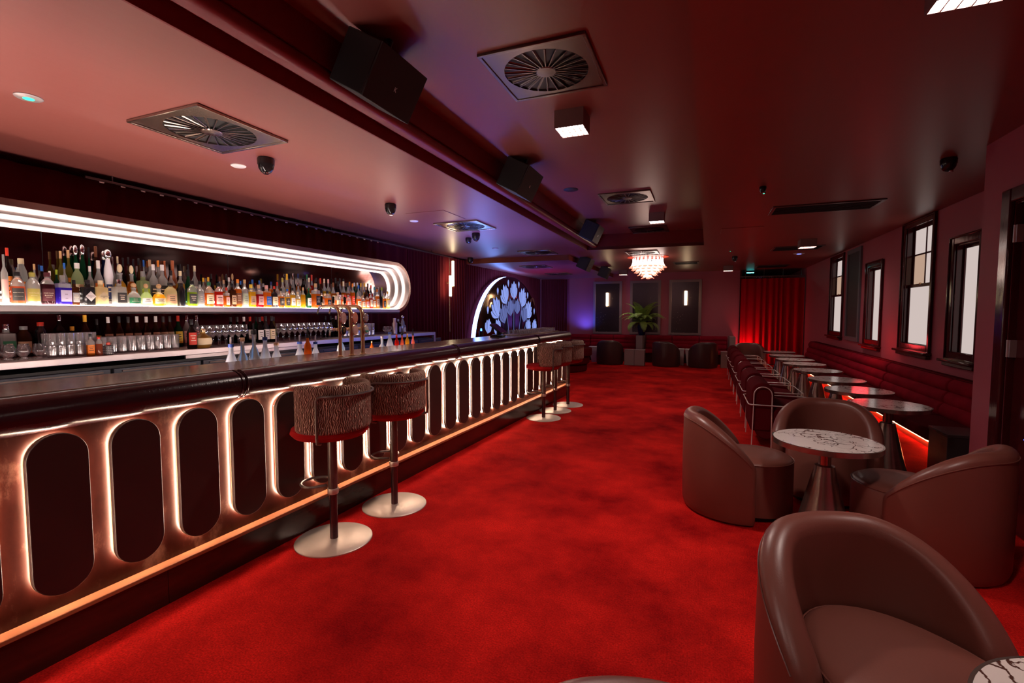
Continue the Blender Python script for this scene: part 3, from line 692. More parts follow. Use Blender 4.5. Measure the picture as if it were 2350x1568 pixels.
# ================================================================== tub chairs
def tub_chair(name, R, H, label, lmat, group):
    """faces +x: curved shell behind a drum seat"""
    t = empty(name, (0,0,0), 0, label, 'armchair', group)
    T = 0.098; A = math.radians(104); nu = 56; vs = []; SZ = 0.40
    def top(t_):
        d = abs(t_)*104
        if d < 22: return H
        f = (d-22)/(104-22); return SZ-0.03 + (H-SZ+0.03)*max(0.0, math.cos(f*PI/2))**0.75
    nprof = 17
    for i in range(nu+1):
        t_ = -1+2*i/nu; a = PI + A*t_; h = max(top(t_), 0.12)
        e = (1-abs(t_))*A*R; k = 1.0 if e > 0.04 else math.sqrt(max(0.0, 1-(1-e/0.04)**2))*0.97+0.03
        pr = [(R-0.012, 0.012), (R, 0.05), (R+0.004, h*0.5), (R, h-T*0.62)]
        for q in range(1, 9):
            g = PI*q/9; pr.append((R-T/2+T/2*math.cos(g), h-T*0.5+T*0.5*math.sin(g)*0.9))
        pr += [(R-T, h-T*0.62), (R-T-0.006, max(0.3, h*0.72)), (R-T, 0.26), (R-T, 0.05), (R-T, 0.012)]
        pr = pr[:nprof]
        for (r, z) in pr:
            rm = R-T/2; r2 = rm+(r-rm)*k; vs.append((r2*math.cos(a), r2*math.sin(a), min(z, h) if z > 0.012 else z))
    fs = []
    for i in range(nu):
        for j in range(nprof): fs.append((i*nprof+j, (i+1)*nprof+j, (i+1)*nprof+(j+1) % nprof, i*nprof+(j+1) % nprof))
    fs.append(tuple(range(nprof))); fs.append(tuple(reversed(range(nu*nprof, nu*nprof+nprof))))
    m = MB(); m.add(vs, fs); sh = m.build('shell', lmat, t, ang=70)
    seam = []
    for i in range(2, nu-1):
        t_ = -1+2*i/nu; a = PI+A*t_; h = max(top(t_), 0.12); seam.append(((R+0.0005)*math.cos(a), (R+0.0005)*math.sin(a), h-T*0.52))
    MB().tube(seam, 0.0028, 5).build('seam', lmat, sh)
    # drum seat pushes forward out of the shell
    rs = R-T-0.004; cxs = R-rs+0.002
    def outline(r):
        pts = []
        for i in range(40):
            a = 2*PI*i/40; c, s_ = math.cos(a), math.sin(a)
            x = r*c; pts.append((x + (cxs if c > 0 else cxs*(1+c)), r*s_))
        return pts
    mb = MB(); loops = []
    for (dr, z) in ((-0.03, 0.03), (0, 0.035), (0, 0.375), (-0.008, 0.392), (-0.03, 0.405), (-0.12, 0.412), (-0.24, 0.414)):
        loops.append([(x, y, z) for x, y in outline(max(0.01, rs+dr))])
    n = 40; vs = [v for l in loops for v in l]; fs = []
    for j in range(len(loops)-1):
        for i in range(n): fs.append((j*n+i, j*n+(i+1) % n, (j+1)*n+(i+1) % n, (j+1)*n+i))
    fs.append(tuple(reversed(range(n)))); fs.append(tuple(range((len(loops)-1)*n, len(loops)*n)))
    mb.add(vs, fs); st = mb.build('seat', lmat, t, ang=50)
    MB().tube([(x, y, 0.386) for x, y in outline(rs-0.001)], 0.003, 5, closed=True).build('seat_piping', lmat, st)
    m = MB(); ob = outline(rs-0.035); m.prism(ob, 'z', 0.0, 0.03); m.build('plinth', black, t)
    return t
tubs = [(0.250, 3.73, math.radians(5), 'brown leather tub chair left of the nearer marble table, facing right'),
        (0.905, 4.28, math.radians(-102), 'brown leather tub chair behind the nearer marble table, facing the camera'),
        (1.215, 3.375, math.radians(141), 'brown leather tub chair right of the nearer marble table, turned away')]
c0 = tub_chair('tub_chair', 0.36, 0.70, tubs[0][3], leather, 'brown leather tub chairs')
for x, y, a, l in tubs[1:]: copy_tree(c0, (x, y, 0), a, l)
copy_tree(c0, (0.545, 1.66, 0), math.radians(-62), 'large brown tub chair in the front right, its curved inside and seat showing')
copy_tree(c0, (-0.025, 0.592, 0), math.radians(-80), 'tub chair of which only the top edge shows at the bottom')
copy_tree(c0, (1.00, 12.2, 0), math.radians(-95), 'distant brown tub chair in front of the red stage drape')
c0.location = (tubs[0][0], tubs[0][1], 0); c0.rotation_euler = (0,0,tubs[0][2])
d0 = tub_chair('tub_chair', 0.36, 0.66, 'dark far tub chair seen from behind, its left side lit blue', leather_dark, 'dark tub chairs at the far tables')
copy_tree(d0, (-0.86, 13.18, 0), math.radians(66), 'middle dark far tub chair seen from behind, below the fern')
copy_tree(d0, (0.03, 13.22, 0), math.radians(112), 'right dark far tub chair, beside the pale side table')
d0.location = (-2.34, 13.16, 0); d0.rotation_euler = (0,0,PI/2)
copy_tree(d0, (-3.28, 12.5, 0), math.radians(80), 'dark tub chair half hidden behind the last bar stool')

# ================================================================== round marble tables
def marble_table(label, group):
    t = empty('marble_table', (0,0,0), 0, label, 'table', group)
    MB().lathe([(0,0.604),(0.282,0.604),(0.282,0.6205),(0,0.6205)], 64, cap=False).build('tabletop', marble, t)
    MB().lathe([(0.283,0.588),(0.290,0.590),(0.290,0.6195),(0.2825,0.6205),(0.2825,0.600),(0.0,0.600),(0.0,0.588)], 64, cap=False).build('edge_band', bronze, t)
    MB().lathe([(0.045,0.560),(0.045,0.588)], 24).build('collar', bronze, t)
    MB().lathe([(0.034,0.46),(0.034,0.565)], 24).build('neck', bronze, t)
    MB().lathe([(0.158,0.0),(0.160,0.012),(0.155,0.03),(0.058,0.44),(0.054,0.462),(0.034,0.468)], 40).build('cone_base', bronze, t)
    return t
tb = marble_table('marble table with silver rim between the brown tub chairs', 'round marble tables')
ylist = [4.93, 5.75, 6.58, 7.53, 8.42, 9.15, 9.95, 10.83]
tl = ['nearest marble table of the row, glow of the bench light behind it', 'second marble table of the row, counting from the camera',
      'third marble table of the row, counting from the camera', 'fourth marble table of the row, counting from the camera',
      'fourth marble table from the stage drape end of the row', 'third marble table from the stage drape end of the row',
      'second marble table from the stage drape end of the row', 'last marble table of the row, nearest the red stage drape']
for y, l in zip(ylist, tl): copy_tree(tb, (1.49-0.008*(y-4.9), y, 0), y*1.7, l)
copy_tree(tb, (0.80, 1.128, 0), 0.9, 'marble table cut off by the bottom right corner')
tb.location = (0.72, 3.395, 0)

# ================================================================== slipper chairs with tube frames
def slipper(label):
    """faces +x, centre of its footprint at the origin"""
    t = empty('slipper_chair', (0,0,0), 0, label, 'chair', 'tube framed velvet chairs in a row')
    Wd = 0.345
    # back: thick slab with a fully rounded top, built as three fluted rolls across
    pr = [(-0.31,0.18)] + [(-0.205+0.105*math.cos(a), 0.575+0.105*math.sin(a)) for a in [PI-PI*i/14 for i in range(15)]] + [(-0.10,0.40),(-0.12,0.18)]
    MB().prism(pr, 'y', -Wd+0.02, Wd-0.02).build('backrest', velvet_d, t, bevel=0.02, seg=3)
    pr = arc(-0.01, 0.33, 0.115, PI/2, 3*PI/2, 8) + arc(0.20, 0.315, 0.10, -PI/2, PI/2, 10)
    MB().prism(pr, 'y', -Wd+0.02, Wd-0.02).build('seat', velvet_d, t, bevel=0.02, seg=3)
    pr = arc(-0.16, 0.20, 0.11, 0, 2*PI, 18)[:-1]
    MB().prism(pr, 'y', -Wd+0.03, Wd-0.03).build('lower_roll', velvet_d, t, bevel=0.02, seg=2)
    r = 0.0054
    for s_ in (-1, 1):
        y = s_*Wd; ys = s_*(Wd+0.004)
        pts = [(-0.30, y, 0.006)] + [(-0.292, y, 0.30), (-0.288, y, 0.56)] + [(-0.205+0.083*math.cos(a), y, 0.56+0.083*math.sin(a)) for a in [PI-PI*i/12 for i in range(1, 12)]] + [(-0.122, y, 0.56), (-0.122, y, 0.30), (-0.118, y, 0.006)]
        MB().tube(pts, r, 7).build('hoop_leg', tube_metal, t)
        MB().tube([(0.30, ys, 0.006), (0.297, ys, 0.456)], r, 7).build('front_leg', tube_metal, t)
    ring_ = [(-0.315,-Wd-0.006,0.456), (0.27,-Wd-0.006,0.456), (0.305,-Wd+0.03,0.456), (0.305,Wd-0.03,0.456), (0.27,Wd+0.006,0.456), (-0.315,Wd+0.006,0.456), (-0.335,Wd-0.03,0.456), (-0.335,-Wd+0.03,0.456)]
    MB().tube(ring_, r, 7, closed=True).build('arm_rail', tube_metal, t)
    return t
sy = [5.78, 6.69, 7.61, 8.58, 9.54, 10.48, 11.36, 12.26]
sl = ['nearest velvet chair of the row, its hooped tube side in full view', 'second velvet tube chair of the row from the camera',
      'third velvet tube chair of the row from the camera', 'fourth velvet tube chair of the row from the camera',
      'fourth velvet tube chair from the drape end of the row', 'third velvet tube chair from the drape end of the row',
      'second velvet tube chair from the drape end of the row', 'last velvet tube chair, beside the distant brown tub chair']
q0 = slipper(sl[0])
for i in range(1, 7): copy_tree(q0, (0.80+0.008*i, sy[i], 0), 0, sl[i])
q0.location = (0.80, sy[0], 0)

# ================================================================== right banquette with rolls
bq = empty('long_banquette', (2.47, 9.0, 0), 0, 'long red velvet banquette with rolled back under the windows', 'bench')
ys_ = [5.25, 6.05, 7.75, 9.45, 11.15, 12.85]
for i in range(len(ys_)-1):
    a, b_ = ys_[i]-9.0, ys_[i+1]-9.0
    for (xc, zc, r) in ((-0.09, 0.66, 0.082), (-0.115, 0.53, 0.085), (-0.145, 0.42, 0.088)):
        pr = arc(xc, zc, r, 0, 2*PI, 20)[:-1]
        MB().prism(pr, 'y', a+0.004, b_-0.004).build('back_roll', velvet, bq, bevel=0.028, seg=3)
    MB().box(-0.60, -0.16, a+0.002, b_-0.002, 0.26, 0.365).build('seat_pad', velvet_d, bq, bevel=0.03, seg=3)
MB().box(-0.50, -0.02, -3.74, 3.84, 0.235, 0.262).build('seat_frame', dark_wood, bq)
MB().box(-0.26, -0.02, -3.72, 3.83, 0, 0.235).build('plinth', mat('red stained plinth', (0.50,0.10,0.06), 0.5), bq)
MB().tube([(-0.272, -3.70, 0.075), (-0.272, 3.80, 0.075)], 0.008, 6).build('light_line', e_banq, bq)
MB().box(-0.12, -0.005, -3.76, 3.85, 0.235, 0.74).build('back_board', velvet_d, bq)
t = empty('side_table', (2.12, 5.0, 0), 0, 'low dark square side table at the camera end of the long banquette', 'table')
MB().box(-0.27, 0.08, -0.20, 0.14, 0.0, 0.40).build('body', mat('dark satin laminate', (0.045,0.030,0.032), 0.3), t, bevel=0.003)
MB().box(-0.275, 0.085, -0.205, 0.145, 0.401, 0.425).build('tabletop', mat('dark satin laminate top', (0.06,0.042,0.044), 0.22), t, bevel=0.003)

# ================================================================== far seating
def far_bench(x0, x1, label):
    t = empty('far_banquette', ((x0+x1)/2, 14.30, 0), 0, label, 'bench'); h = (x1-x0)/2
    for (yc, zc, r) in ((0.16, 0.66, 0.085), (0.14, 0.54, 0.085), (0.11, 0.43, 0.09)):
        n = 3
        for k in range(n):
            a = -h+2*h*k/n; b_ = -h+2*h*(k+1)/n
            MB().prism(arc(yc, zc, r, 0, 2*PI, 16)[:-1], 'x', a+0.004, b_-0.004).build('back_roll', velvet, t, bevel=0.028, seg=2)
    MB().box(-h, h, -0.42, 0.10, 0.26, 0.365).build('seat_pad', velvet, t, bevel=0.03)
    MB().box(-h, h, -0.30, 0.30, 0, 0.258).build('plinth', dark_wood, t)
far_bench(-3.85, -1.78, 'red rolled banquette under the left speckled mirror, beside the drape')
far_bench(-1.52, 0.66, 'red rolled banquette under the right speckled mirror')
o = MB().box(-1.74, -1.56, 13.90, 14.62, 0, 0.755).build('planter_box', stone_grey, bevel=0.004); tag(o, 'tall taupe planter post between the two far banquettes, under the fern', 'planter')
o = MB().box(0.69, 0.83, 13.85, 14.62, 0, 0.76).build('end_panel', stone_grey, bevel=0.004); tag(o, 'taupe end panel closing the right end of the far banquette', 'panel')
for x, l in ((-1.792, 'left taupe cube side table, one of the pair under the fern'), (-1.528, 'right taupe cube side table, one of the pair under the fern')):
    t = empty('cube_table', (x, 13.08, 0), 0, l, 'table', 'pair of cube tables')
    MB().box(-0.129, 0.129, -0.13, 0.13, 0, 0.395).build('body', stone_grey, t, bevel=0.002); MB().box(-0.131, 0.131, -0.132, 0.132, 0.396, 0.415).build('tabletop', stone_grey, t, bevel=0.002)
t = empty('cube_table', (0.56, 13.28, 0), 0, 'pale cube side table by the last tube chair', 'table')
MB().box(-0.10, 0.10, -0.13, 0.13, 0, 0.39).build('body', stone_grey, t, bevel=0.002); MB().box(-0.102, 0.102, -0.132, 0.132, 0.391, 0.41).build('tabletop', stone_grey, t, bevel=0.002)
for x, w_, l in ((-2.86, 0.24, 'white faceted table right of the last bar stool, before the far banquette'), (-0.50, 0.13, 'left white faceted table between the dark tub chairs'), (-0.33, 0.13, 'right white faceted table between the dark tub chairs')):
    t = empty('faceted_table', (x, 13.55, 0), 0, l, 'table', 'white faceted tables')
    MB().box(-w_*0.6, w_*0.6, -0.15, 0.15, 0.415, 0.435).build('tabletop', white_lam, t, bevel=0.002)
    m = MB(); a = w_*0.55; m.add([(-a,-0.13,0.414),(a,-0.13,0.414),(a,0.13,0.414),(-a,0.13,0.414),(-a*0.35,-0.10,0.0),(a*0.8,-0.10,0.0),(a*0.8,0.10,0.0),(-a*0.35,0.10,0.0)],
        [(0,1,2,3),(7,6,5,4),(0,4,5,1),(1,5,6,2),(2,6,7,3),(3,7,4,0)]); m.build('faceted_leg', white_lam, t, ang=0)
# wall mirrors with frames
for (x0, x1, l) in ((-3.13, -2.26, 'left speckled wall mirror in taupe frame, its edge lit blue'), (-2.02, -1.14, 'centre speckled wall mirror behind the fern'), (-0.91, -0.03, 'right speckled wall mirror with a lit tube lamp')):
    t = empty('wall_mirror', ((x0+x1)/2, 14.64, 1.55), 0, l, 'mirror', 'framed wall mirrors'); h = (x1-x0)/2
    m = MB().box(-h, -h+0.075, -0.03, 0, -0.79, 0.80).box(h-0.075, h, -0.03, 0, -0.79, 0.80).box(-h+0.075, h-0.075, -0.03, 0, 0.73, 0.80).box(-h+0.075, h-0.075, -0.03, 0, -0.79, -0.73)
    m.build('frame', mat('taupe painted frame', (0.22,0.14,0.135), 0.45), t, bevel=0.003)
    MB().box(-h+0.075, h-0.075, -0.012, -0.004, -0.73, 0.73).build('glass', mirror_spk, t)
def tube_sconce(loc, h, label, rz=0):
    t = empty('tube_lamp', loc, rz, label, 'wall lamp')
    MB().lathe([(0.032,-h/2),(0.036,-h/2+0.01),(0.036,h/2-0.01),(0.032,h/2)], 16).build('glass_tube', e_sconce, t)
    for s_ in (-1, 1):
        MB().lathe([(0.041,-0.012),(0.041,0.012)], 16).xf(Matrix.Translation((0,0,s_*(h/2+0.012)))).build('end_cap', brass, t)
    MB().box(-0.012, 0.012, 0.0, 0.085, -h/2-0.03, -h/2-0.012).box(-0.012, 0.012, 0, 0.085, h/2+0.012, h/2+0.03).build('bracket', brass, t)
    return t
tube_sconce((-2.69, 14.54, 1.80), 0.40, 'lit tube lamp on the left speckled mirror')
tube_sconce((-0.45, 14.54, 1.82), 0.40, 'lit tube lamp on the right speckled mirror')
t = empty('double_tube_lamp', (-4.70, 8.52, 2.0), 0, 'pair of staggered glowing tubes on a thin rod before the drape', 'wall lamp')
for (dy, z0, z1) in ((0.055, -0.06, 0.44), (-0.055, -0.27, 0.14)):
    tt = MB().lathe([(0.022, z0), (0.026, z0+0.01), (0.026, z1-0.01), (0.022, z1)], 16, 0, dy).build('glass_tube', e_sconce, t)
    MB().lathe([(0.030, z0-0.02), (0.030, z0)], 14, 0, dy).lathe([(0.030, z1), (0.030, z1+0.02)], 14, 0, dy).build('end_cap', brass, tt)
MB().lathe([(0.008, -0.98), (0.008, 0.50)], 8, -0.04, -0.02).build('rod', brass, t)
MB().box(-0.10, -0.03, -0.05, 0.05, -0.02, 0.02).build('bracket', brass, t)
# dark framed board on the right wall
t = empty('framed_board', (XR, 10.19, 1.70), 0, 'tall dark board in blue-grey frame between the two middle windows', 'panel')
frame4(-0.03, 0, -0.46, 0.36, -0.80, 0.83, 0.075).build('frame', mat('blue grey frame', (0.10,0.11,0.13), 0.4), t, bevel=0.003)
MB().box(-0.015, -0.003, -0.385, 0.285, -0.725, 0.755).build('board', mat('charcoal board', (0.035,0.028,0.032), 0.5), t)

# fern in a blue vase
t = empty('potted_fern', (-1.60, 14.05, 0.757), 0, 'bushy green fern in a dark blue vase before the centre mirror', 'plant')
MB().lathe([(0.075,0),(0.09,0.02),(0.125,0.16),(0.13,0.26),(0.10,0.33),(0.108,0.35),(0.098,0.35),(0.09,0.32)], 28).build('vase', mat('cobalt glaze', (0.012,0.016,0.07), 0.15), t)
fern_m = mat('fern green', (0.16,0.30,0.05), 0.5, noise=(6,(0.34,0.48,0.09),0.6,(1,1,1)))
rf = random.Random(4)
def frond_mesh(L, droop, seed, a0=78):
    r_ = random.Random(seed); m = MB(); N = 22; px, pz = 0, 0; ang = math.radians(a0); prev = []
    for i in range(N+1):
        prev.append((px, pz, ang)); st = L/N; px += st*math.cos(ang); pz += st*math.sin(ang); ang -= droop/N*(0.6+0.8*i/N)
    m.tube([(a, 0, b_) for a, b_, c_ in prev], 0.0028, 4)
    for i in range(3, N):
        a, b_, an = prev[i]; wl = 0.13*L/0.7*math.sin(PI*(0.12+0.83*i/N))
        for s_ in (-1, 1):
            nx, nz = math.cos(an), math.sin(an); tipx = a+nx*wl*0.35; tipz = b_+nz*wl*0.35-wl*0.25; hw = 0.0085
            m.add([(a-nx*hw, s_*0.002, b_-nz*hw), (a+nx*hw, s_*0.002, b_+nz*hw), (a+nx*wl*0.25+nx*hw*0.7, s_*wl*0.6, b_+nz*wl*0.25-wl*0.08), (tipx, s_*wl, tipz), (a+nx*wl*0.12-nx*hw*0.7, s_*wl*0.6, b_-wl*0.08)], [(0,1,2,3,4)])
    return m.mesh('frond', fern_m, ang=0)
fm = [frond_mesh(0.66, 2.6, 1, 78), frond_mesh(0.78, 2.1, 2, 62), frond_mesh(0.62, 2.6, 3, 38), frond_mesh(0.80, 1.5, 5, 84)]
for k in range(56):
    rz_ = k*2.399+rf.uniform(-0.2, 0.2); o = link('frond', fm[k % 4], t, loc=(0.02*math.cos(k), 0.02*math.sin(k), 0.30), rz=rz_); s_ = rf.uniform(0.75, 1.1)*(0.62 if math.sin(rz_) > 0.25 else 1.0); o.scale = (s_, s_, s_*rf.uniform(0.9, 1.2))

# ================================================================== ceiling fittings
def swirl_vent(loc, size, label, m_frame, nb=24):
    t = empty('air_diffuser', loc, 0, label, 'air vent'); h = size/2
    m = MB(); n = 40; R_ = size*0.405
    # square plate with a round hole, hanging 1 cm below the ceiling
    outer = []
    for i in range(n):
        a = 2*PI*i/n; c, s_ = math.cos(a), math.sin(a); k = h*0.93/max(abs(c), abs(s_)); outer.append((k*c, k*s_))
    inner = [(R_*math.cos(2*PI*i/n), R_*math.sin(2*PI*i/n)) for i in range(n)]
    vs = [(x, y, -0.012) for x, y in outer]+[(x, y, -0.012) for x, y in inner]+[(x, y, -0.002) for x, y in outer]+[(x, y, 0.0) for x, y in inner]
    fs = [(i, (i+1) % n, n+(i+1) % n, n+i) for i in range(n)]+[(i, (i+1) % n, 2*n+(i+1) % n, 2*n+i) for i in range(n)]+[(n+i, n+(i+1) % n, 3*n+(i+1) % n, 3*n+i) for i in range(n)]
    m.add(vs, fs); m.build('face_plate', m_frame, t, ang=20)
    m = MB()
    for a0, a1, b0, b1 in ((-h, h, -h, -h*0.93), (-h, h, h*0.93, h), (-h, -h*0.93, -h*0.93, h*0.93), (h*0.93, h, -h*0.93, h*0.93)): m.box(a0, a1, b0, b1, -0.018, -0.001)
    m.build('frame', m_frame, t, bevel=0.003)
    MB().lathe([(0, -0.0016), (R_+0.01, -0.0016), (R_+0.01, -0.0006), (0, -0.0006)], 32, cap=False).build('dark_throat', black, t)
    bm_ = MB(); w0, w1 = 0.003, 0.006
    bm_.box(0.05*size/0.6, R_-0.002, -w1*0.5, w1*0.5, -0.015, -0.012); bm_.add([(0.06,-0.003,-0.012),(R_-0.004,-0.003,-0.012),(R_-0.004,0.009,-0.004),(0.06,0.004,-0.004)], [(0,1,2,3)])
    me = bm_.mesh('blade', m_frame, 20)
    for k in range(nb):
        link('blade', me, t, rz=2*PI*k/nb)
    MB().lathe([(0, -0.020), (0.055*size/0.6, -0.017), (0.06*size/0.6, -0.012), (0, -0.010)], 24, cap=False).build('hub', m_frame, t)
    return t
vb = mat('dark bronze vent metal', (0.15,0.115,0.11), 0.30, 0.9); vs_ = mat('brushed vent metal', (0.34,0.27,0.23), 0.22, 1.0)
swirl_vent((-2.955, 2.205, HC), 0.63, 'polished square swirl vent over the bottle niche', vs_)
swirl_vent((-2.98, 5.80, HC), 0.63, 'square swirl vent in the bar ceiling, catching blue light', vs_)
swirl_vent((-2.98, 8.85, HC), 0.63, 'square swirl vent at the end of the bar ceiling, before the beam', vs_)
swirl_vent((-0.90, 2.81, HK), 0.62, 'large dark swirl vent in the raised ceiling', vb)
swirl_vent((-0.91, 6.20, HK), 0.62, 'second swirl vent in the raised ceiling, past the first box lamp', vb)
swirl_vent((-0.89, 8.66, HK), 0.62, 'third swirl vent, at the far end of the raised ceiling', vb)
swirl_vent((-1.11, 9.62, HC), 0.60, 'swirl vent directly in front of the chandelier', vb)
swirl_vent((-3.60, 10.55, HL), 0.62, 'blue lit swirl vent just past the beam, in the lower ceiling', vb)
swirl_vent((-3.68, 12.70, HL), 0.62, 'farthest swirl vent in the lower blue ceiling', vb)
def slot_vent(x0, x1, y0, y1, label):
    t = empty('slot_vent', ((x0+x1)/2, (y0+y1)/2, HC), 0, label, 'air vent'); a = (x1-x0)/2; b_ = (y1-y0)/2
    m = MB().box(-a, a, -b_, -b_+0.035, -0.012, 0).box(-a, a, b_-0.035, b_, -0.012, 0).box(-a, -a+0.035, -b_+0.035, b_-0.035, -0.012, 0).box(a-0.035, a, -b_+0.035, b_-0.035, -0.012, 0)
    m.build('frame', vb, t, bevel=0.003); MB().box(-a+0.03, a-0.03, -b_+0.03, b_-0.03, -0.003, -0.001).build('dark_throat', black, t)
    m = MB(); k = -b_+0.07
    n = int((2*b_-0.1)/0.05)
    for k in range(n):
        y = -b_+0.06+k*(2*b_-0.12)/max(1, n-1); link('louvre', SL(a), t, loc=(0, y, -0.007))
    return t
_sl = {}
def SL(a):
    if a not in _sl: _sl[a] = MB().box(-a+0.035, a-0.035, -0.004, 0.004, -0.003, 0.003).mesh('louvre', black, 0)
    return _sl[a]
slot_vent(0.70, 1.735, 6.03, 6.52, 'wide black slot vent in the right ceiling')
slot_vent(1.16, 1.95, 9.70, 10.28, 'black slot vent beside the far box lamp')
slot_vent(1.25, 1.95, 13.3, 13.95, 'slot vent over the red stage drape, catching teal light')
slot_vent(-0.66, -0.1, 11.7, 12.3, 'small dark vent right of the chandelier')
def box_lamp(x, y, zc, size, label):
    t = empty('box_lamp', (x, y, zc), 0, label, 'ceiling lamp', 'square box ceiling lamps'); h = size/2; d = 0.125
    m = MB().box(-h, h, -h, -h+0.006, -d, 0).box(-h, h, h-0.006, h, -d, 0).box(-h, -h+0.006, -h+0.006, h-0.006, -d, 0).box(h-0.006, h, -h+0.006, h-0.006, -d, 0)
    m.build('housing', mat('mauve brown metal', (0.20,0.12,0.115), 0.4, 0.3), t)
    MB().box(-h+0.006, h-0.006, -h+0.006, h-0.006, -d+0.012, -d+0.02).build('lens', e_box, t)
    m = MB()
    for k in range(1, 5):
        q = -h+size*k/5; m.box(q-0.0022, q+0.0022, -h+0.006, h-0.006, -d+0.001, -d+0.011); m.box(-h+0.006, h-0.006, q-0.0022, q+0.0022, -d+0.001, -d+0.011) if k in (2, 3) else None
    m.build('grid', mat('pale lamp grid', (0.5,0.35,0.3), 0.5), t)
    return t
box_lamp(-0.915, 3.49, HK, 0.212, 'nearer box lamp in the raised ceiling, past the large vent')
box_lamp(-0.65, 7.38, HK, 0.212, 'box lamp at the far end of the raised ceiling')
box_lamp(1.54, 8.95, HC, 0.23, 'box lamp in the right ceiling, above the windows')
box_lamp(0.575, 13.2, HC, 0.22, 'small far box lamp left of the red stage drape')
box_lamp(-2.06, 13.5, HC, 0.22, 'far box lamp left of the chandelier, over the mirrors')
box_lamp(0.81, 2.055, HC, 0.215, 'box lamp cut off by the top right edge')
box_lamp(-0.92, -0.4, HK, 0.212, 'unseen box lamp added as fill behind the camera, in the raised ceiling')  # this one and the next are added, unseen, to lift the shadows
box_lamp(0.81, -0.6, HC, 0.215, 'unseen box lamp added as fill behind the camera, over the right side')
def dome_cam(x, y, zc, s, label):
    t = empty('dome_camera', (x, y, zc), 0, label, 'security camera', 'black dome cameras')
    MB().lathe([(0.055*s,0),(0.062*s,-0.012*s),(0.060*s,-0.05*s)], 24).build('mount', black_gloss, t)
    MB().lathe([(0.058*s,-0.05*s),(0.052*s,-0.080*s),(0.036*s,-0.105*s),(0.018*s,-0.117*s),(0,-0.120*s)], 24, cap=False).build('dome', black_gloss, t)
    MB().lathe([(0.018*s,-0.112*s),(0.018*s,-0.124*s)], 12, 0.014*s, -0.012*s).build('lens', chrome, t)
dome_cam(-3.10, 2.74, HC, 1.0, 'black dome camera beside the white disc, nearest over the bar')
dome_cam(-3.145, 4.36, HC, 1.0, 'black dome camera over the middle of the bottle niche')
dome_cam(-3.12, 6.40, HC, 1.0, 'upper of two close dome cameras past the blue lit vent')
dome_cam(-3.42, 6.75, HC, 0.8, 'lower of two close dome cameras past the blue lit vent')
dome_cam(-4.62, 9.2, HC, 1.0, 'pale dome camera above the double tube lamp')
dome_cam(1.711, 4.66, HC, 0.85, 'dome camera in the right ceiling near the wall corner')
dome_cam(0.496, 5.05, HC, 0.5, 'small dome camera in the middle of the right ceiling')
dome_cam(0.60, 11.0, HC, 0.9, 'small far dome camera right of the chandelier')
def disc(x, y, zc, r, label, m, name='ceiling_disc', led=None):
    t = empty(name, (x, y, zc), 0, label, 'ceiling fitting')
    MB().lathe([(r, 0), (r, -0.004), (r*0.85, -0.010), (0, -0.011)], 28, cap=False).build('rim', m, t)
    if led: MB().lathe([(0, -0.014), (r*0.4, -0.012), (r*0.4, -0.009)], 16, cap=False).build('light', led, t)
    return t
pale = mat('pale satin disc', (0.72,0.66,0.66), 0.4)
disc(-3.457, 2.794, HC, 0.055, 'small white ceiling disc left of the nearest dome camera', pale)
disc(-3.442, 5.264, HC, 0.055, 'small white ceiling disc before the blue lit vent', pale)
disc(-3.521, 8.025, HC, 0.055, 'small white ceiling disc in the blue part of the ceiling', pale)
disc(-3.425, 1.505, HC, 0.060, 'metal ceiling disc with a green light, top left', steel, led=emis('green pilot', (0.05,1,0.45), 2.5))
disc(1.75, 10.95, HC, 0.10, 'ceiling disc glowing blue near the far slot vent', pale, led=emis('blue pilot', (0.10,0.15,1.0), 6))
disc(-1.472, 5.569, HK, 0.085, 'dark flat ceiling disc in the raised ceiling', black)
disc(0.465, 10.0, HC, 0.02, 'tiny green ceiling light', black, led=emis('green pilot', (0.05,1,0.45), 2.5))
disc(0.53, 5.30, HC, 0.02, 'tiny green light behind the small dome camera', black, led=emis('green pilot', (0.05,1,0.45), 2.5))
o = MB().box(-3.28, -2.77, 4.84, 5.41, HC-0.004, HC).build('access_hatch', paint_ceiling, bevel=0.002); tag(o, 'square painted access hatch before the blue lit vent', 'hatch')
o = MB().box(0.22, 0.75, 7.33, 7.78, HC-0.006, HC).build('access_hatch', paint_ceiling, bevel=0.002); tag(o, 'faint painted hatch in the right ceiling, left of the slot vent', 'hatch')

# speakers
grille = mat('charcoal speaker grille', (0.022,0.018,0.019), 0.6)
logo_m = mat('silver letter', (0.7,0.6,0.6), 0.3, 0.8)
def speaker(loc, tilt, yaw, label, bracket=0.16, s=1.0):
    t = empty('wall_speaker', loc, 0, label, 'speaker', 'black speakers along the beam')
    t.rotation_euler = (0, tilt, yaw)
    w_, h_, d_ = 0.20*s, 0.135*s, 0.24*s
    MB().box(-d_, -0.012, -w_, w_, -h_, h_).build('cabinet', black, t, bevel=0.006)
    MB().box(-0.012, 0.0, -w_, w_, -h_, h_).build('grille', grille, t, bevel=0.003)
    me = text_mesh('K', 0.034*s, logo_m); o = link('letter', me, t); o.matrix_local = Matrix.Translation((0.0008, 0.0, -0.02)) @ Matrix(((0,0,1,0),(1,0,0,0),(0,1,0,0),(0,0,0,1)))
    MB().tube([(-d_*0.6, 0, h_), (-d_*0.6, 0, h_+0.05), (-d_-0.06, 0, h_+0.09)], 0.014, 8).build('bracket', black, t)
    MB().box(-d_*0.8, -d_*0.4, -0.05, 0.05, h_, h_+0.02).build('mount', black, t)
speaker((-1.535, 2.20, 2.60), math.radians(30), 0.0, 'large black speaker with a K badge, nearest on the beam')
speaker((-1.545, 4.36, 2.615), math.radians(28), 0.0, 'second black speaker along the beam, above the raised ceiling edge')
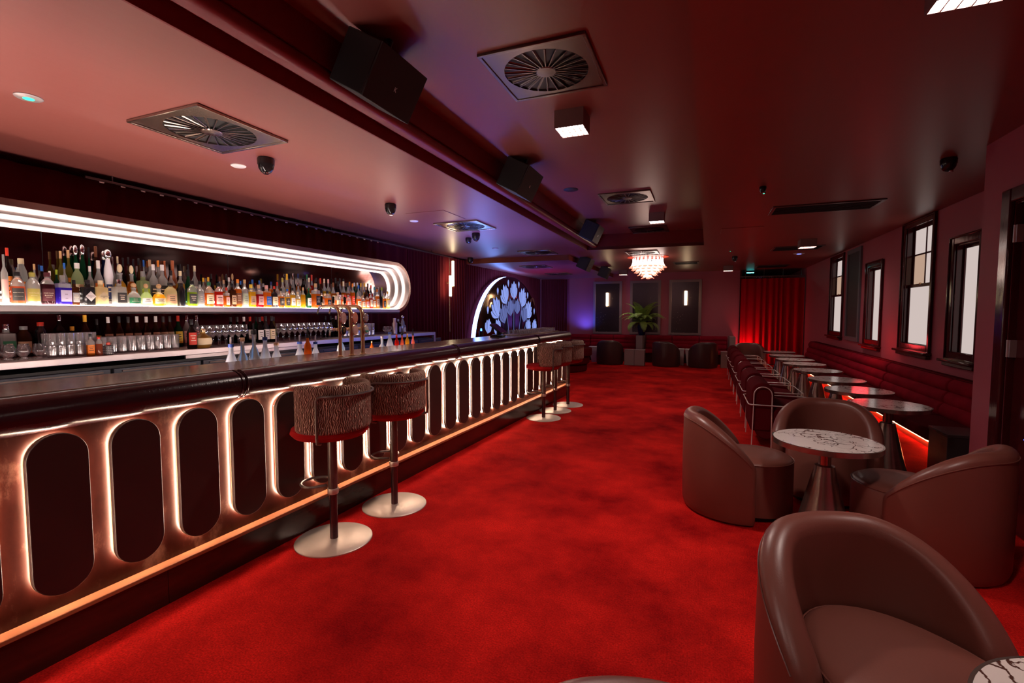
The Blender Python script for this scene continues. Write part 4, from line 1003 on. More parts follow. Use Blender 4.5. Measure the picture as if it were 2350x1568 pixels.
speaker((-1.545, 7.55, 2.62), math.radians(26), 0.0, 'third black speaker, at the far end of the beam')
speaker((-2.24, 10.15, 2.40), math.radians(26), 0.0, 'black speaker past the beam, nearer of the two by the blue ceiling', s=1.0)
speaker((-2.24, 12.3, 2.38), math.radians(24), 0.1, 'farthest black speaker, left of the chandelier', s=1.0)
for y, l in ((1.30, 'black wall plate on the beam at the top edge'), (5.05, 'black wall plate right behind the second speaker')):
    o = MB().box(-1.84, -1.815, y-0.13, y+0.13, 2.695, 2.835).build('wall_plate', black, bevel=0.003); tag(o, l, 'plate', 'black plates on the beam')

# chandelier of glass petals
ch = empty('petal_chandelier', (-1.09, 10.45, HC), 0, 'tiered chandelier of glowing white glass petals with pink tips', 'chandelier')
def petal_mat():
    m = bpy.data.materials.new('glowing petal glass'); m.use_nodes = True; nt = m.node_tree
    for n in list(nt.nodes):
        if n.type == 'BSDF_PRINCIPLED': nt.nodes.remove(n)
    tc = nt.nodes.new('ShaderNodeTexCoord'); sx = nt.nodes.new('ShaderNodeSeparateXYZ'); mr = nt.nodes.new('ShaderNodeMapRange')
    mr.inputs['From Min'].default_value = -0.20; mr.inputs['From Max'].default_value = -0.11
    cr = nt.nodes.new('ShaderNodeValToRGB'); cr.color_ramp.elements[0].color = (1.0,0.22,0.10,1); cr.color_ramp.elements[1].color = (1.0,0.84,0.76,1)
    st = nt.nodes.new('ShaderNodeMapRange'); st.inputs['To Min'].default_value = 0.95; st.inputs['To Max'].default_value = E_CHAND
    e = nt.nodes.new('ShaderNodeEmission')
    nt.links.new(tc.outputs['Object'], sx.inputs[0]); nt.links.new(sx.outputs['Z'], mr.inputs[0]); nt.links.new(mr.outputs[0], cr.inputs[0]); nt.links.new(mr.outputs[0], st.inputs[0])
    nt.links.new(cr.outputs[0], e.inputs[0]); nt.links.new(st.outputs[0], e.inputs[1]); nt.links.new(e.outputs[0], [n for n in nt.nodes if n.type == 'OUTPUT_MATERIAL'][0].inputs[0])
    return m
pm_ = petal_mat()
def petal_me():
    def fn(u, v):
        z = -0.20*v; flare = 0.080*v**3; wd = 0.020+0.026*v**1.5; a = (u-0.5)*2; yy = a*wd; return (flare + 0.010*(1-a*a), yy, z + (0.012*a*a if v > 0.9 else 0))
    m = MB().grid(fn, 7, 10); o = len(m.v)
    return m.mesh('glass_petal', pm_, 80)
pme = petal_me()
for (R_, z, n_) in ((0.30, -0.03, 22), (0.25, -0.08, 18), (0.19, -0.135, 14), (0.125, -0.195, 9), (0.045, -0.255, 5)):
    for k in range(n_):
        a = 2*PI*k/n_+R_*7; link('glass_petal', pme, ch, loc=(R_*math.cos(a), R_*math.sin(a), z), rz=a)
MB().lathe([(0,0),(0.42,0),(0.42,-0.008),(0,-0.012)], 48, cap=False).build('ceiling_plate', mat('coral red plate', (0.75,0.10,0.05), 0.3), ch)
mb = MB()
for R_ in (0.30, 0.25, 0.19, 0.125, 0.045): mb.tube([(R_*math.cos(2*PI*i/32), R_*math.sin(2*PI*i/32), -0.03-0.9*(0.30-R_)) for i in range(32)], 0.006, 5, closed=True)
mb.build('ring_frame', steel, ch)
MB().lathe([(0.02,-0.01),(0.02,-0.25)], 10).build('stem', steel, ch)

# beyond the stage drape: a teal lamp on the ceiling
t = empty('teal_lamp', (1.22, 14.95, HC-0.05), 0, 'teal stage light behind the top of the red drape', 'lamp')
MB().box(-0.10, 0.10, -0.06, 0.06, 0.0, 0.05).build('housing', black, t, bevel=0.004)
MB().box(-0.09, 0.09, -0.05, 0.05, -0.006, 0.0).build('lens', emis('teal lens', (0.05,0.95,0.85), 25), t)

# ================================================================== bottles
PAL = {'white':(0.80,0.76,0.74),'dark':(0.035,0.016,0.014),'orange':(0.85,0.24,0.03),'coral':(0.80,0.24,0.12),'clear':(0.86,0.86,0.84),'plum':(0.10,0.02,0.03),
 'green':(0.02,0.16,0.07),'violet':(0.10,0.05,0.55),'olive':(0.42,0.36,0.08),'palegreen':(0.62,0.72,0.42),'brown':(0.16,0.05,0.02),'black':(0.012,0.011,0.013),'cream':(0.80,0.66,0.42),
 'navy':(0.02,0.03,0.12),'porcelain':(0.82,0.80,0.84),'gold':(0.88,0.48,0.04),'amber':(0.66,0.20,0.025),'copper':(0.42,0.12,0.05),'honey':(0.85,0.50,0.12),'lime':(0.36,0.50,0.03),
 'red':(0.60,0.04,0.02),'crimson':(0.45,0.02,0.03),'blue':(0.03,0.14,0.50),'cork':(0.60,0.36,0.17),'peach':(0.85,0.45,0.28),'charcoal':(0.035,0.03,0.03),'steel':(0.75,0.73,0.74),
 'silver':(0.60,0.55,0.56),'grey':(0.28,0.26,0.27),'sand':(0.50,0.40,0.26),'tan':(0.55,0.34,0.20),'sage':(0.36,0.42,0.32),'pink':(0.75,0.40,0.36),'lilac':(0.55,0.48,0.66),'yellow':(0.85,0.62,0.06),'teal':(0.05,0.35,0.40)}
def capmat(c):
    if c in ('steel', 'silver'): return mat('cap '+c, PAL[c], 0.12, 1.0)
    if c == 'clear': return liquid('glass clear', PAL['clear'])
    return mat('cap '+c, PAL[c], 0.35)
OPAQUE = ('white','dark','black','copper','porcelain','navy')
def bodymat(c):
    if c in ('porcelain', 'copper'): return mat('bottle '+c, PAL[c], 0.22)
    if c == 'black': return mat('bottle black', PAL[c], 0.12)
    return liquid('glass '+c, PAL[c])
def body_profile(k, h, r):
    """(radius, height) pairs, height of the cap foot"""
    if k == 'c': return [(r*0.9,0),(r,0.008),(r,h*0.50),(r,h*0.58),(r*0.93,h*0.64),(r*0.55,h*0.71),(r*0.33,h*0.76),(r*0.31,h*0.86)], h*0.86, r*0.37, 0
    if k == 'w': return [(r*0.9,0),(r,0.008),(r,h*0.50),(r*0.90,h*0.58),(r*0.55,h*0.68),(r*0.36,h*0.76),(r*0.33,h*0.84)], h*0.82, r*0.37, 0
    if k == 'd': return [(r*0.92,0),(r,0.008),(r,h*0.50),(r,h*0.56),(r*0.96,h*0.64),(r*0.80,h*0.72),(r*0.52,h*0.79),(r*0.36,h*0.82),(r*0.34,h*0.88)], h*0.87, r*0.44, 0
    if k == 's': return [(r*0.95,0),(r,0.006),(r,h*0.58),(r,h*0.68),(r*0.93,h*0.72),(r*0.42,h*0.745),(r*0.36,h*0.77),(r*0.36,h*0.86)], h*0.84, r*0.44, 6
    if k == 'b': return [(r*0.75,0),(r*0.95,0.012),(r,h*0.22),(r*0.95,h*0.40),(r*0.70,h*0.53),(r*0.38,h*0.60),(r*0.31,h*0.66),(r*0.34,h*0.75),(r*0.42,h*0.76),(r*0.40,h*0.79)], h*0.79, r*0.40, 0
    if k == 'B': return [(r*0.80,0),(r*0.86,0.01),(r*0.60,h*0.20),(r*0.62,h*0.30),(r*0.95,h*0.52),(r*0.80,h*0.66),(r*0.48,h*0.78),(r*0.42,h*0.84)], h*0.82, r*0.70, 0
    if k == 'j': return [(r*0.92,0),(r,0.01),(r,h*0.62),(r*0.86,h*0.74),(r*0.52,h*0.84),(r*0.46,h*0.90)], h*0.88, r*0.52, 0
def lathe_cap(k, zc, h, rc):
    if k in ('b', 'B'):
        rb = rc*(1.0 if k == 'b' else 1.1); hb = h-zc; q = hb/2
        return [(0.001, zc)] + [(max(0.001, rb*math.sin(a)), zc+q-q*math.cos(a)) for a in [PI*i/8 for i in range(1, 8)]] + [(0.001, h)]
    return [(rc*0.98, zc), (rc, zc+0.002), (rc, h-0.003), (rc*0.9, h)]
def bend_text(me, R, z0):
    for v in me.vertices:
        x, y, d = v.co; a = x/R; v.co = ((R+0.0012+d)*math.cos(a), (R+0.0012+d)*math.sin(a), z0+y)
    return me
def make_bottle(X, Y, Z, h, r, k, body, cap, lab, name='bottle', words=None, face=-0.45, lz=None):
    prof, zc, rc, sq = body_profile(k, h, r)
    drink = body in ('amber','orange','gold','honey','red','crimson','coral','violet','lime','plum')
    me = MB().lathe(prof, 20, sq=sq or None).mesh(name, bodymat(body), m2=liquid('glass clear', PAL['clear']) if drink else None, zsplit=h*(0.60+0.08*math.sin(Y*37)))
    b = link(name, me, loc=(X, Y, Z))
    MB().lathe(lathe_cap(k, zc, h, rc), 14, cap=(k not in ('b', 'B'))).build('stopper' if cap in ('cork', 'cream') or k in ('b', 'B') else 'cap', capmat(cap), b)
    if lab != 'none':
        z0, z1 = (h*0.12, h*0.50) if k not in ('b',) else (h*0.12, h*0.36)
        if lz: z0, z1 = lz
        if sq:
            m = MB().box(r*1.0+0.0004, r*1.0+0.0012, -r*0.82, r*0.82, z0, z1)
            l = m.build('label', mat('label '+lab, PAL[lab], 0.55), b)
        else:
            kk = 1.0 if k != 'B' else 0.72
            hw = 0.9
            def fn(u, v):
                a = face*0.6 - hw + 2*hw*u; return ((r*kk+0.0007)*math.cos(a), (r*kk+0.0007)*math.sin(a), z0+(z1-z0)*v)
            l = MB().grid(fn, 9, 2).build('label', mat('label '+lab, PAL[lab], 0.55), b)
        light = sum(PAL[lab]) > 1.0
        tm = mat('print dark', (0.04,0.02,0.02), 0.5) if light else mat('print cream', (0.75,0.62,0.48), 0.5)
        if words:
            for (txt, size, dz) in words:
                me = text_mesh(txt, size, tm, 0.0002)
                if sq:
                    for v in me.vertices: x, y, d = v.co; v.co = (r+0.0016+d, x, z0+(z1-z0)*0.5+dz+y)
                else:
                    bend_text(me, r, z0+(z1-z0)*0.5+dz)
                    for v in me.vertices: v.co = Matrix.Rotation(face*0.6, 3, 'Z') @ v.co
                link('lettering', me, l)
        elif r > 0.020:
            # lines of small print as thin raised bars
            m = MB(); zz = z0+(z1-z0)*0.75; rn = random.Random(int(Y*1000))
            for q in range(3):
                wd = rn.uniform(0.25, 0.6); zz2 = zz-q*(z1-z0)*0.2; tt = (z1-z0)*rn.choice((0.04, 0.07))
                if sq: m.box(r+0.0013, r+0.0017, -r*wd, r*wd, zz2-tt/2, zz2+tt/2)
                else:
                    m.grid(lambda u, v: ((r*kk+0.0012)*math.cos(face*0.6-wd+2*wd*u), (r*kk+0.0012)*math.sin(face*0.6-wd+2*wd*u), zz2-tt/2+tt*v), 5, 2)
            m.build('print', tm, l)
    return b
SHELF = """
F 1.728 0.334 0.018 c white clear pink
F 1.791 0.223 0.037 d coral black charcoal
F 1.871 0.224 0.039 d clear olive olive
F 1.952 0.230 0.040 d plum plum plum
F 2.041 0.218 0.039 s violet clear lilac
F 2.107 0.187 0.024 s brown black grey
F 2.192 0.193 0.037 s black black silver
F 2.276 0.195 0.038 s cream cream sand
F 2.402 0.209 0.040 s clear silver charcoal
F 2.508 0.191 0.048 b clear cork green
F 2.602 0.189 0.043 b palegreen cork white
F 2.704 0.192 0.048 b gold cork cream
F 2.801 0.208 0.047 d cream black tan
F 2.890 0.210 0.035 j black black none
F 2.993 0.236 0.039 d lime black charcoal
F 3.067 0.240 0.033 c clear black grey
F 3.155 0.233 0.037 d orange green cream
F 3.251 0.230 0.036 d red black pink
F 3.332 0.192 0.022 s orange red pink
F 3.394 0.234 0.028 s brown black tan
F 3.458 0.281 0.034 c orange orange brown
F 3.536 0.282 0.033 c clear cork sage
F 3.607 0.237 0.036 s gold yellow tan
F 3.700 0.238 0.036 s crimson tan pink
F 3.797 0.238 0.037 s orange pink blue
F 3.898 0.234 0.034 c black red cream
F 3.990 0.215 0.030 c amber black charcoal
F 4.074 0.214 0.029 d gold blue charcoal
F 4.148 0.227 0.029 d gold black white
F 4.222 0.186 0.028 d honey cream cream
F 4.302 0.240 0.026 c gold cork none
F 4.388 0.239 0.029 c green green white
F 4.500 0.297 0.041 s amber cork black
F 4.597 0.217 0.030 c amber black tan
F 4.692 0.216 0.035 s amber black black
F 4.876 0.207 0.037 d orange tan cream
F 4.971 0.182 0.029 d orange cork cream
F 5.073 0.180 0.033 d coral clear pink
F 5.276 0.205 0.034 d orange clear cream
F 5.366 0.184 0.031 d orange cork cream
F 5.453 0.199 0.029 c orange black pink
F 5.535 0.257 0.026 c red black cream
F 5.601 0.223 0.027 c amber clear cream
F 5.676 0.282 0.030 c orange orange tan
F 5.756 0.273 0.027 w black black none
F 5.837 0.232 0.028 c amber tan charcoal
F 5.921 0.261 0.031 c honey gold cream
M 1.786 0.389 0.023 c dark red orange
M 1.842 0.282 0.017 c orange clear peach
M 1.926 0.293 0.018 c clear cork cream
M 1.968 0.284 0.022 c dark blue white
M 2.011 0.250 0.019 c clear white white
M 2.051 0.263 0.019 c green lime green
M 2.100 0.316 0.019 c clear blue cream
M 2.178 0.323 0.037 d palegreen white cream
M 2.259 0.307 0.023 c clear white white
M 2.317 0.357 0.033 w clear white orange
M 2.385 0.451 0.033 B porcelain steel navy
M 2.466 0.343 0.046 b gold cream cream
M 2.552 0.340 0.038 b amber cream orange
M 2.638 0.297 0.038 s palegreen clear lime
M 2.724 0.364 0.033 c clear white charcoal
M 2.798 0.367 0.040 c clear white black
M 2.872 0.323 0.032 c amber black cream
M 2.954 0.326 0.033 c honey cream cream
M 3.026 0.344 0.030 w green black navy
M 3.170 0.278 0.024 c gold gold blue
M 3.220 0.289 0.024 c honey gold cream
M 3.379 0.270 0.024 c orange tan cream
M 3.437 0.300 0.025 c clear white none
M 3.568 0.273 0.023 c dark blue none
M 3.842 0.262 0.025 c dark grey none
M 3.944 0.287 0.028 c amber navy cream
M 4.026 0.287 0.026 c amber red cream
M 4.100 0.340 0.029 c clear olive white
M 4.325 0.299 0.030 c clear silver none
M 4.419 0.325 0.029 c dark black none
M 4.495 0.367 0.029 c amber cream cream
M 4.903 0.333 0.034 w amber brown cream
M 4.995 0.355 0.035 w dark black white
M 5.093 0.361 0.033 w amber cream red
M 5.177 0.349 0.033 w amber black crimson
M 5.271 0.342 0.031 c orange orange red
M 5.391 0.325 0.032 c clear blue white
M 5.552 0.315 0.032 c brown cork cream
M 5.658 0.339 0.030 c red red cream
K 1.895 0.333 0.033 j white cream orange
K 2.125 0.413 0.022 c olive cork none
K 2.173 0.425 0.024 c olive cork orange
K 2.219 0.469 0.021 B green steel none
K 2.264 0.478 0.022 B green steel white
K 2.307 0.462 0.019 w green black none
K 2.354 0.477 0.027 w brown brown none
K 2.407 0.447 0.024 B navy steel none
K 2.468 0.405 0.017 c clear silver grey
K 2.506 0.413 0.019 c clear cream cream
K 2.546 0.406 0.019 w dark black none
K 2.586 0.414 0.019 c brown black cream
K 2.625 0.402 0.019 w green black none
K 2.666 0.414 0.020 c brown black cream
K 2.706 0.403 0.019 c clear blue white
K 2.756 0.411 0.029 c clear tan navy
K 2.825 0.412 0.025 c clear orange white
K 2.881 0.413 0.022 w copper copper none
K 2.950 0.424 0.036 w copper copper none
K 3.016 0.399 0.023 c dark black cream
K 3.093 0.402 0.020 c brown black none
K 3.155 0.395 0.028 c clear cream white
K 3.319 0.329 0.026 c dark black cream
K 3.410 0.309 0.024 c amber brown cream
K 3.483 0.341 0.025 b dark black none
K 3.551 0.351 0.027 b clear cork none
K 3.787 0.303 0.027 c clear blue white
K 3.874 0.299 0.025 c clear blue white
K 4.252 0.399 0.028 w gold gold red
K 4.342 0.410 0.028 w clear silver none
K 4.421 0.416 0.029 c amber navy white
K 4.495 0.417 0.027 c dark black none
K 4.558 0.416 0.027 c amber green none
K 4.635 0.417 0.028 w red red none
K 4.707 0.384 0.030 c dark black blue
K 4.780 0.383 0.028 w brown red none
K 4.848 0.382 0.029 c gold cream cream
K 4.918 0.381 0.029 c gold pink cream
K 5.054 0.407 0.030 w dark black none
K 5.132 0.406 0.028 w clear black none
K 5.203 0.405 0.028 w dark black none
K 5.323 0.371 0.028 c honey orange none
K 5.420 0.365 0.029 c green white none
K 5.484 0.369 0.029 c green white none
K 5.558 0.367 0.030 c amber gold cream
K 5.634 0.371 0.030 c honey gold cream
K 5.711 0.369 0.030 c dark black none
K 5.859 0.333 0.028 c clear teal white
K 5.941 0.324 0.028 c clear silver none
K 6.035 0.328 0.026 c lime lime none
"""
rows = {'F': [], 'M': [], 'K': []}
for ln in SHELF.strip().splitlines():
    a = ln.split(); rows[a[0]].append([float(a[1]), float(a[2]), float(a[3])]+a[4:])
RX = {'F': -4.345, 'M': -4.44, 'K': -4.535}
ROWN = {'F': 'front row', 'M': 'middle row', 'K': 'back row'}
KN = {'c': 'round', 'w': 'slim', 'd': 'domed', 's': 'square', 'b': 'squat', 'B': 'tall vase-like', 'j': 'wide'}
CN = {'palegreen': 'pale green', 'cork': 'cork', 'steel': 'silver ball', 'clear': 'clear'}
def nm(c): return CN.get(c, c)
WORDS = {('F',1):[('FOUR PILLARS',0.0085,0.012),('BITTER ORANGE GIN',0.0045,-0.012)], ('F',2):[('FOUR PILLARS',0.0085,0.012),('OLIVE LEAF GIN',0.0045,-0.006)],
         ('F',3):[('FOUR PILLARS',0.0085,0.012),('BLOODY',0.011,-0.004),('SHIRAZ GIN',0.0055,-0.017)], ('F',4):[('ink',0.013,0.012),('GIN',0.009,-0.018)],
         ('F',6):[("HENDRICK'S",0.0082,0.002),('GIN',0.0068,-0.008)], ('F',7):[("HENDRICK'S",0.0082,0.002),('GIN',0.0068,-0.008)]}
used = set()
for row, L in rows.items():
    desc = ['%s %s bottle' % (KN[b[3]], nm(b[4])) if nm(b[4]) != KN[b[3]] else '%s bottle' % nm(b[4]) for b in L]
    short = ['%s-capped %s one' % (nm(b[5]).split()[0], nm(b[4])) for b in L]
    for i, (y, h, r, k, body, cap, lab) in enumerate(L):
        if row == 'F' and i in (6, 7):
            o = make_bottle(RX[row], y, 1.4552, h, r, k, body, cap, 'none')
            dm = MB().prism([(-r*0.92, h*0.36), (0, h*0.16), (r*0.92, h*0.36), (0, h*0.56)], 'x', r+0.0004, r+0.0014).build('diamond_label', mat('label '+lab, PAL[lab], 0.55), o)
            for (txt, size, dz) in WORDS[(row, i)]:
                me = text_mesh(txt, size, mat('print dark', (0.04,0.02,0.02), 0.5), 0.0002)
                for v in me.vertices: x, yy, d = v.co; v.co = (r+0.0017+d, x, h*0.36+dz+yy)
                link('lettering', me, dm)
        else:
            o = make_bottle(RX[row], y, 1.4552, h, r, k, body, cap, lab, words=WORDS.get((row, i)))
        base = '%s with %s cap' % (desc[i], nm(cap)) if cap != 'cork' else desc[i]+' with cork stopper'
        lb = None; pre = ROWN[row]
        cands = []
        if 0 < i: cands.append('%s, %s, right of the %s' % (base, pre, short[i-1]))
        else: cands.append('%s, first at the left end of the %s' % (base, pre))
        if i < len(L)-1: cands.append('%s, %s, left of the %s' % (base, pre, short[i+1]))
        else: cands.append('%s, last at the right end of the %s' % (base, pre))
        if lab != 'none': cands.append('%s and %s label, %s, after a %s' % (base, lab, pre, short[i-1]))
        if 0 < i < len(L)-1:
            cands.append('%s, %s, between %s and %s bottles' % (desc[i], pre, nm(L[i-1][4]), nm(L[i+1][4])))
            cands.append('%s %s bottle, %s, between %s and %s caps' % (nm(cap)+'-capped', nm(body), pre, nm(L[i-1][5]), nm(L[i+1][5])))
        if 1 < i: cands.append('%s, %s, second after the %s' % (desc[i], pre, short[i-2]))
        cands.append('%s, %s, number %d of the row from the rounded right end' % (nm(body)+' bottle', pre, len(L)-i))
        for c in cands:
            if len(c.split()) <= 16 and c not in used: lb = c; break
        used.add(lb); tag(o, lb, 'bottle', 'spirit bottles on the lit shelf')
# horseshoe badge, dripping cork neck etc. on a few large ones are part of their labels above

# ================================================================== things on the back counter (top at 1.10)
ZT = 1.1003
glass = thin_glass('clear drinking glass', (0.94,0.93,0.94), 0.07, milk=0.03)
ribbed = thin_glass('ribbed tumbler glass', (0.90,0.88,0.89), 0.14, 0.10, milk=0.16)
def glen(x, y, label):
    o = MB().lathe([(0.022,0),(0.024,0.004),(0.012,0.012),(0.014,0.022),(0.027,0.035),(0.033,0.050),(0.031,0.068),(0.024,0.092),(0.022,0.100),(0.0212,0.100),(0.030,0.066),(0.031,0.050),(0.010,0.026)], 20, cap=False).build('tasting_glass', glass, loc=(x, y, ZT))
    tag(o, label, 'glass', 'tulip tasting glasses at the left end of the counter')
for x, y, l in ((-4.0,1.59,'tulip tasting glass, second from the left edge of the counter'),(-4.0,1.655,'tulip tasting glass, third from the left edge'),(-4.0,1.735,'tulip tasting glass nearest the tumbler stack'),(-4.09,1.70,'tulip tasting glass in the rear, beside the tumbler stack'),(-4.0,1.51,'tulip tasting glass cut by the left edge of the photo'),(-4.09,1.61,'tulip tasting glass in the rear, at the left')):
    glen(x, y, l)
def tum_mesh(r, h, name):
    n = 36; vs = []; fs = []
    prof = [(r*0.86, 0), (r*0.90, 0.004), (r*0.98, h*0.9), (r, h), (r*0.95, h), (r*0.90, h*0.3), (r*0.84, 0.008)]
    for j, (q, z) in enumerate(prof):
        for i in range(n): a = 2*PI*i/n; k = 1+(0.055 if (i % 2 and j < 3) else 0); vs.append((q*k*math.cos(a), q*k*math.sin(a), z))
    for j in range(len(prof)-1):
        for i in range(n): fs.append((j*n+i, j*n+(i+1) % n, (j+1)*n+(i+1) % n, (j+1)*n+i))
    m = MB(); m.add(vs, fs); return m.mesh(name, ribbed, 0)
tum = tum_mesh(0.0245, 0.080, 'ribbed_tumbler'); hig = tum_mesh(0.0300, 0.122, 'ribbed_highball')
G = 'ribbed tumblers stacked two high'
ORD = ['first','second','third','fourth','fifth','sixth','seventh','eighth','ninth','tenth','eleventh','twelfth','thirteenth','fourteenth','fifteenth','sixteenth','seventeenth','eighteenth','nineteenth','twentieth']
RW = ['front', 'rear', 'hindmost']
for lvl in (0, 1):
    for row, x in enumerate((-4.02, -4.08)):
        for i in range(7 if lvl else 5):
            y = 1.81+0.0515*i
            if lvl and row == 0: y += 0.0; 
            if lvl and i > 5: continue
            if not lvl and row and i > 5: continue
            if lvl and row == 0 and i == 5: continue
            o = link('ribbed_tumbler', tum, loc=(x, y, ZT+0.0812*lvl)); tag(o, 'ribbed tumbler in the two high stack, %s tier, %s row, %s from the left' % (['lower','upper'][lvl], RW[row], ORD[i]), 'glass', G)
for row, x in enumerate((-4.03, -4.095, -4.16)):
    for i in range(9):
        o = link('ribbed_highball', hig, loc=(x, 2.10+0.0645*i, ZT)); tag(o, 'tall ribbed glass in the long block, %s row, %s from its left end' % (RW[row], ORD[i]), 'glass', 'tall ribbed glasses in a long block')
wine_me = MB().lathe([(0.030,0),(0.030,0.002),(0.006,0.006),(0.0035,0.015),(0.0035,0.078),(0.010,0.086),(0.028,0.108),(0.034,0.130),(0.031,0.165),(0.027,0.190),(0.0262,0.190),(0.030,0.165),(0.033,0.130),(0.027,0.108),(0.004,0.090)], 20, cap=False).mesh('wine_glass', glass)
gi = 0
for row, x in enumerate((-4.02, -4.10)):
    for i, y in enumerate((2.86,2.925,2.99,3.055,3.12,3.185,3.25)):
        o = link('wine_glass', wine_me, loc=(x, y+0.012*row, ZT)); tag(o, 'wine glass right of the round decanter, %s row, %s from the left' % (RW[row], ORD[i]), 'glass', 'wine glasses left of the dark wine bottles')
for row, x in enumerate((-4.02, -4.10)):
    for i, y in enumerate((3.70,3.775,3.85,3.925,4.00,4.075,4.15,4.225,4.30,4.375)):
        o = link('wine_glass', wine_me, loc=(x, y+0.012*row, ZT)); tag(o, 'wine glass behind the bar bottles, %s row, %s from the left' % (RW[row], ORD[i]), 'glass', 'wine glasses left of the beer taps')
for lvl in (0, 1):
    for row, x in enumerate((-4.02, -4.08)):
        for i in range(8):
            if lvl and i < 3: continue
            o = link('ribbed_tumbler', tum, loc=(x, 4.62+0.075*i, ZT+0.0812*lvl)); tag(o, 'clear tumbler behind the beer taps, %s tier, %s row, %s from the left' % (['lower','upper'][lvl], RW[row], ORD[i]), 'glass', 'tumblers behind the beer taps')
for y, l in ((5.42,'brandy glass right of the tumbler stacks'),(5.50,'second brandy glass, by the tall shaker')):
    o = MB().lathe([(0.030,0),(0.030,0.002),(0.005,0.006),(0.004,0.03),(0.020,0.04),(0.040,0.07),(0.038,0.095),(0.028,0.115),(0.027,0.115),(0.036,0.095),(0.038,0.07),(0.015,0.045)], 20, cap=False).build('brandy_glass', glass, loc=(-4.02, y, ZT)); tag(o, l, 'glass', 'brandy glasses')
def counter_bottle(y, ztop, r, k, body, cap, lab, label, x=-4.30, lz=None, words=None):
    o = make_bottle(x, y, ZT, ztop-ZT, r, k, body, cap, lab, lz=lz, words=words); tag(o, label, 'bottle'); return o
counter_bottle(1.70, 1.325, 0.040, 's', 'clear', 'steel', 'green', 'clear square bottle with silver cap behind the tasting glasses')
counter_bottle(1.79, 1.310, 0.042, 'j', 'brown', 'clear', 'tan', 'squat bottle with glass stopper and tan label behind tasting glasses')
counter_bottle(1.88, 1.335, 0.036, 'j', 'black', 'red', 'none', 'dark jug with red tag, left of the tumbler stack')
counter_bottle(1.985, 1.383, 0.034, 'c', 'dark', 'silver', 'white', 'dark bottle with silver cap behind the tumbler stack')
counter_bottle(2.06, 1.30, 0.030, 's', 'black', 'gold', 'none', 'low black bottle with flat gold stopper behind the tumblers')
counter_bottle(2.14, 1.383, 0.032, 'w', 'brown', 'gold', 'blue', 'brown bottle with gold cap and blue neck band')
counter_bottle(2.215, 1.352, 0.026, 'w', 'dark', 'black', 'yellow', 'slim dark bottle with yellow band, right of the gold capped one')
for i, y in enumerate((2.29,2.365,2.43,2.495,2.565,2.64,2.70,2.755)):
    counter_bottle(y, 1.368+0.003*(i % 2), 0.031, 'w', 'brown', 'white' if i in (0,3,4,5) else 'charcoal', 'cream', 'brown long-necked bottle, %s of the eight matching ones behind the tall glasses' % ['first','second','third','fourth','fifth','sixth','seventh','eighth'][i], lz=(0.09, 0.135))
counter_bottle(2.825, 1.373, 0.033, 'w', 'green', 'red', 'yellow', 'green bottle with red cap right of the matching brown bottles')
counter_bottle(2.90, 1.376, 0.036, 'w', 'clear', 'silver', 'pink', 'clear bottle with silver cap behind the red labelled bottle')
counter_bottle(2.99, 1.376, 0.036, 'w', 'clear', 'silver', 'red', 'second clear silver-capped bottle, partly hidden by the wine glasses')
counter_bottle(2.70, 1.345, 0.036, 'w', 'dark', 'black', 'red', 'dark bottle with large red label at the front of the counter', x=-3.945, lz=(0.035, 0.135), words=[('VERMOUTH',0.012,0.02),('ROSSO',0.010,-0.005)][:0] or None)
for i, (y, cap, lab, body) in enumerate(((3.30,'charcoal','none','dark'),(3.37,'charcoal','none','dark'),(3.445,'white','none','dark'),(3.515,'red','white','dark'),(3.585,'black','white','green'),(3.66,'red','white','dark'))):
    o = counter_bottle(y, 1.360, 0.033, 'w', body, cap, lab, '%s dark wine bottle from the left, behind the wine glasses' % ['first','second','third','fourth','fifth','sixth'][i], x=-4.26)
for i, (y, cap, lab, body, z) in enumerate(((3.50,'red','white','dark',1.355),(3.57,'black','white','dark',1.357),(3.64,'black','silver','black',1.366),(3.715-0.005,'black','cream','dark',1.366))):
    if i == 0: continue
    counter_bottle(y-0.06, z, 0.034, 'w', body, cap, lab, ['','wine bottle with small bird on its label, front of the group','wine bottle with boldly printed label, front of the group','wine bottle with tall cream label, before the taps'][i], x=-4.12)
counter_bottle(3.80, 1.358, 0.033, 'w', 'olive', 'charcoal', 'none', 'olive green wine bottle right of the cream labelled one', x=-4.26)
for i, y in enumerate((4.60,4.69,4.78,4.87,4.98,5.08)):
    counter_bottle(y, 1.36, 0.030, 'w', 'dark', ['black','charcoal','pink','cream','grey','white'][i], 'none', 'dark bottle behind the taps, %s of six from the left' % ['first','second','third','fourth','fifth','sixth'][i])
o = MB().lathe([(0.040,0),(0.058,0.02),(0.066,0.055),(0.058,0.09),(0.030,0.115),(0.017,0.122),(0.017,0.135)], 24).build('decanter', liquid('glass honey', PAL['honey']), loc=(-3.95, 2.80, ZT)); tag(o, 'round glass decanter with gold stopper at the counter edge', 'decanter')
MB().lathe([(0.020,0.135),(0.020,0.155),(0.014,0.162)], 16).build('stopper', brass, o); MB().lathe([(0.061,0.03),(0.067,0.05),(0.067,0.062),(0.0605,0.085)], 24, cap=False).build('label', mat('label cream', PAL['cream'], 0.55), o)
o = make_bottle(-3.95, 1.992, ZT, 0.155, 0.0235, 'c', 'orange', 'black', 'orange', name='sauce_bottle'); tag(o, 'orange sauce bottle with black cap at the counter edge', 'bottle')
o = make_bottle(-3.95, 2.042, ZT, 0.130, 0.0185, 'j', 'coral', 'red', 'none', name='sauce_bottle'); tag(o, 'small orange sauce bottle with red cap beside the larger one', 'bottle')
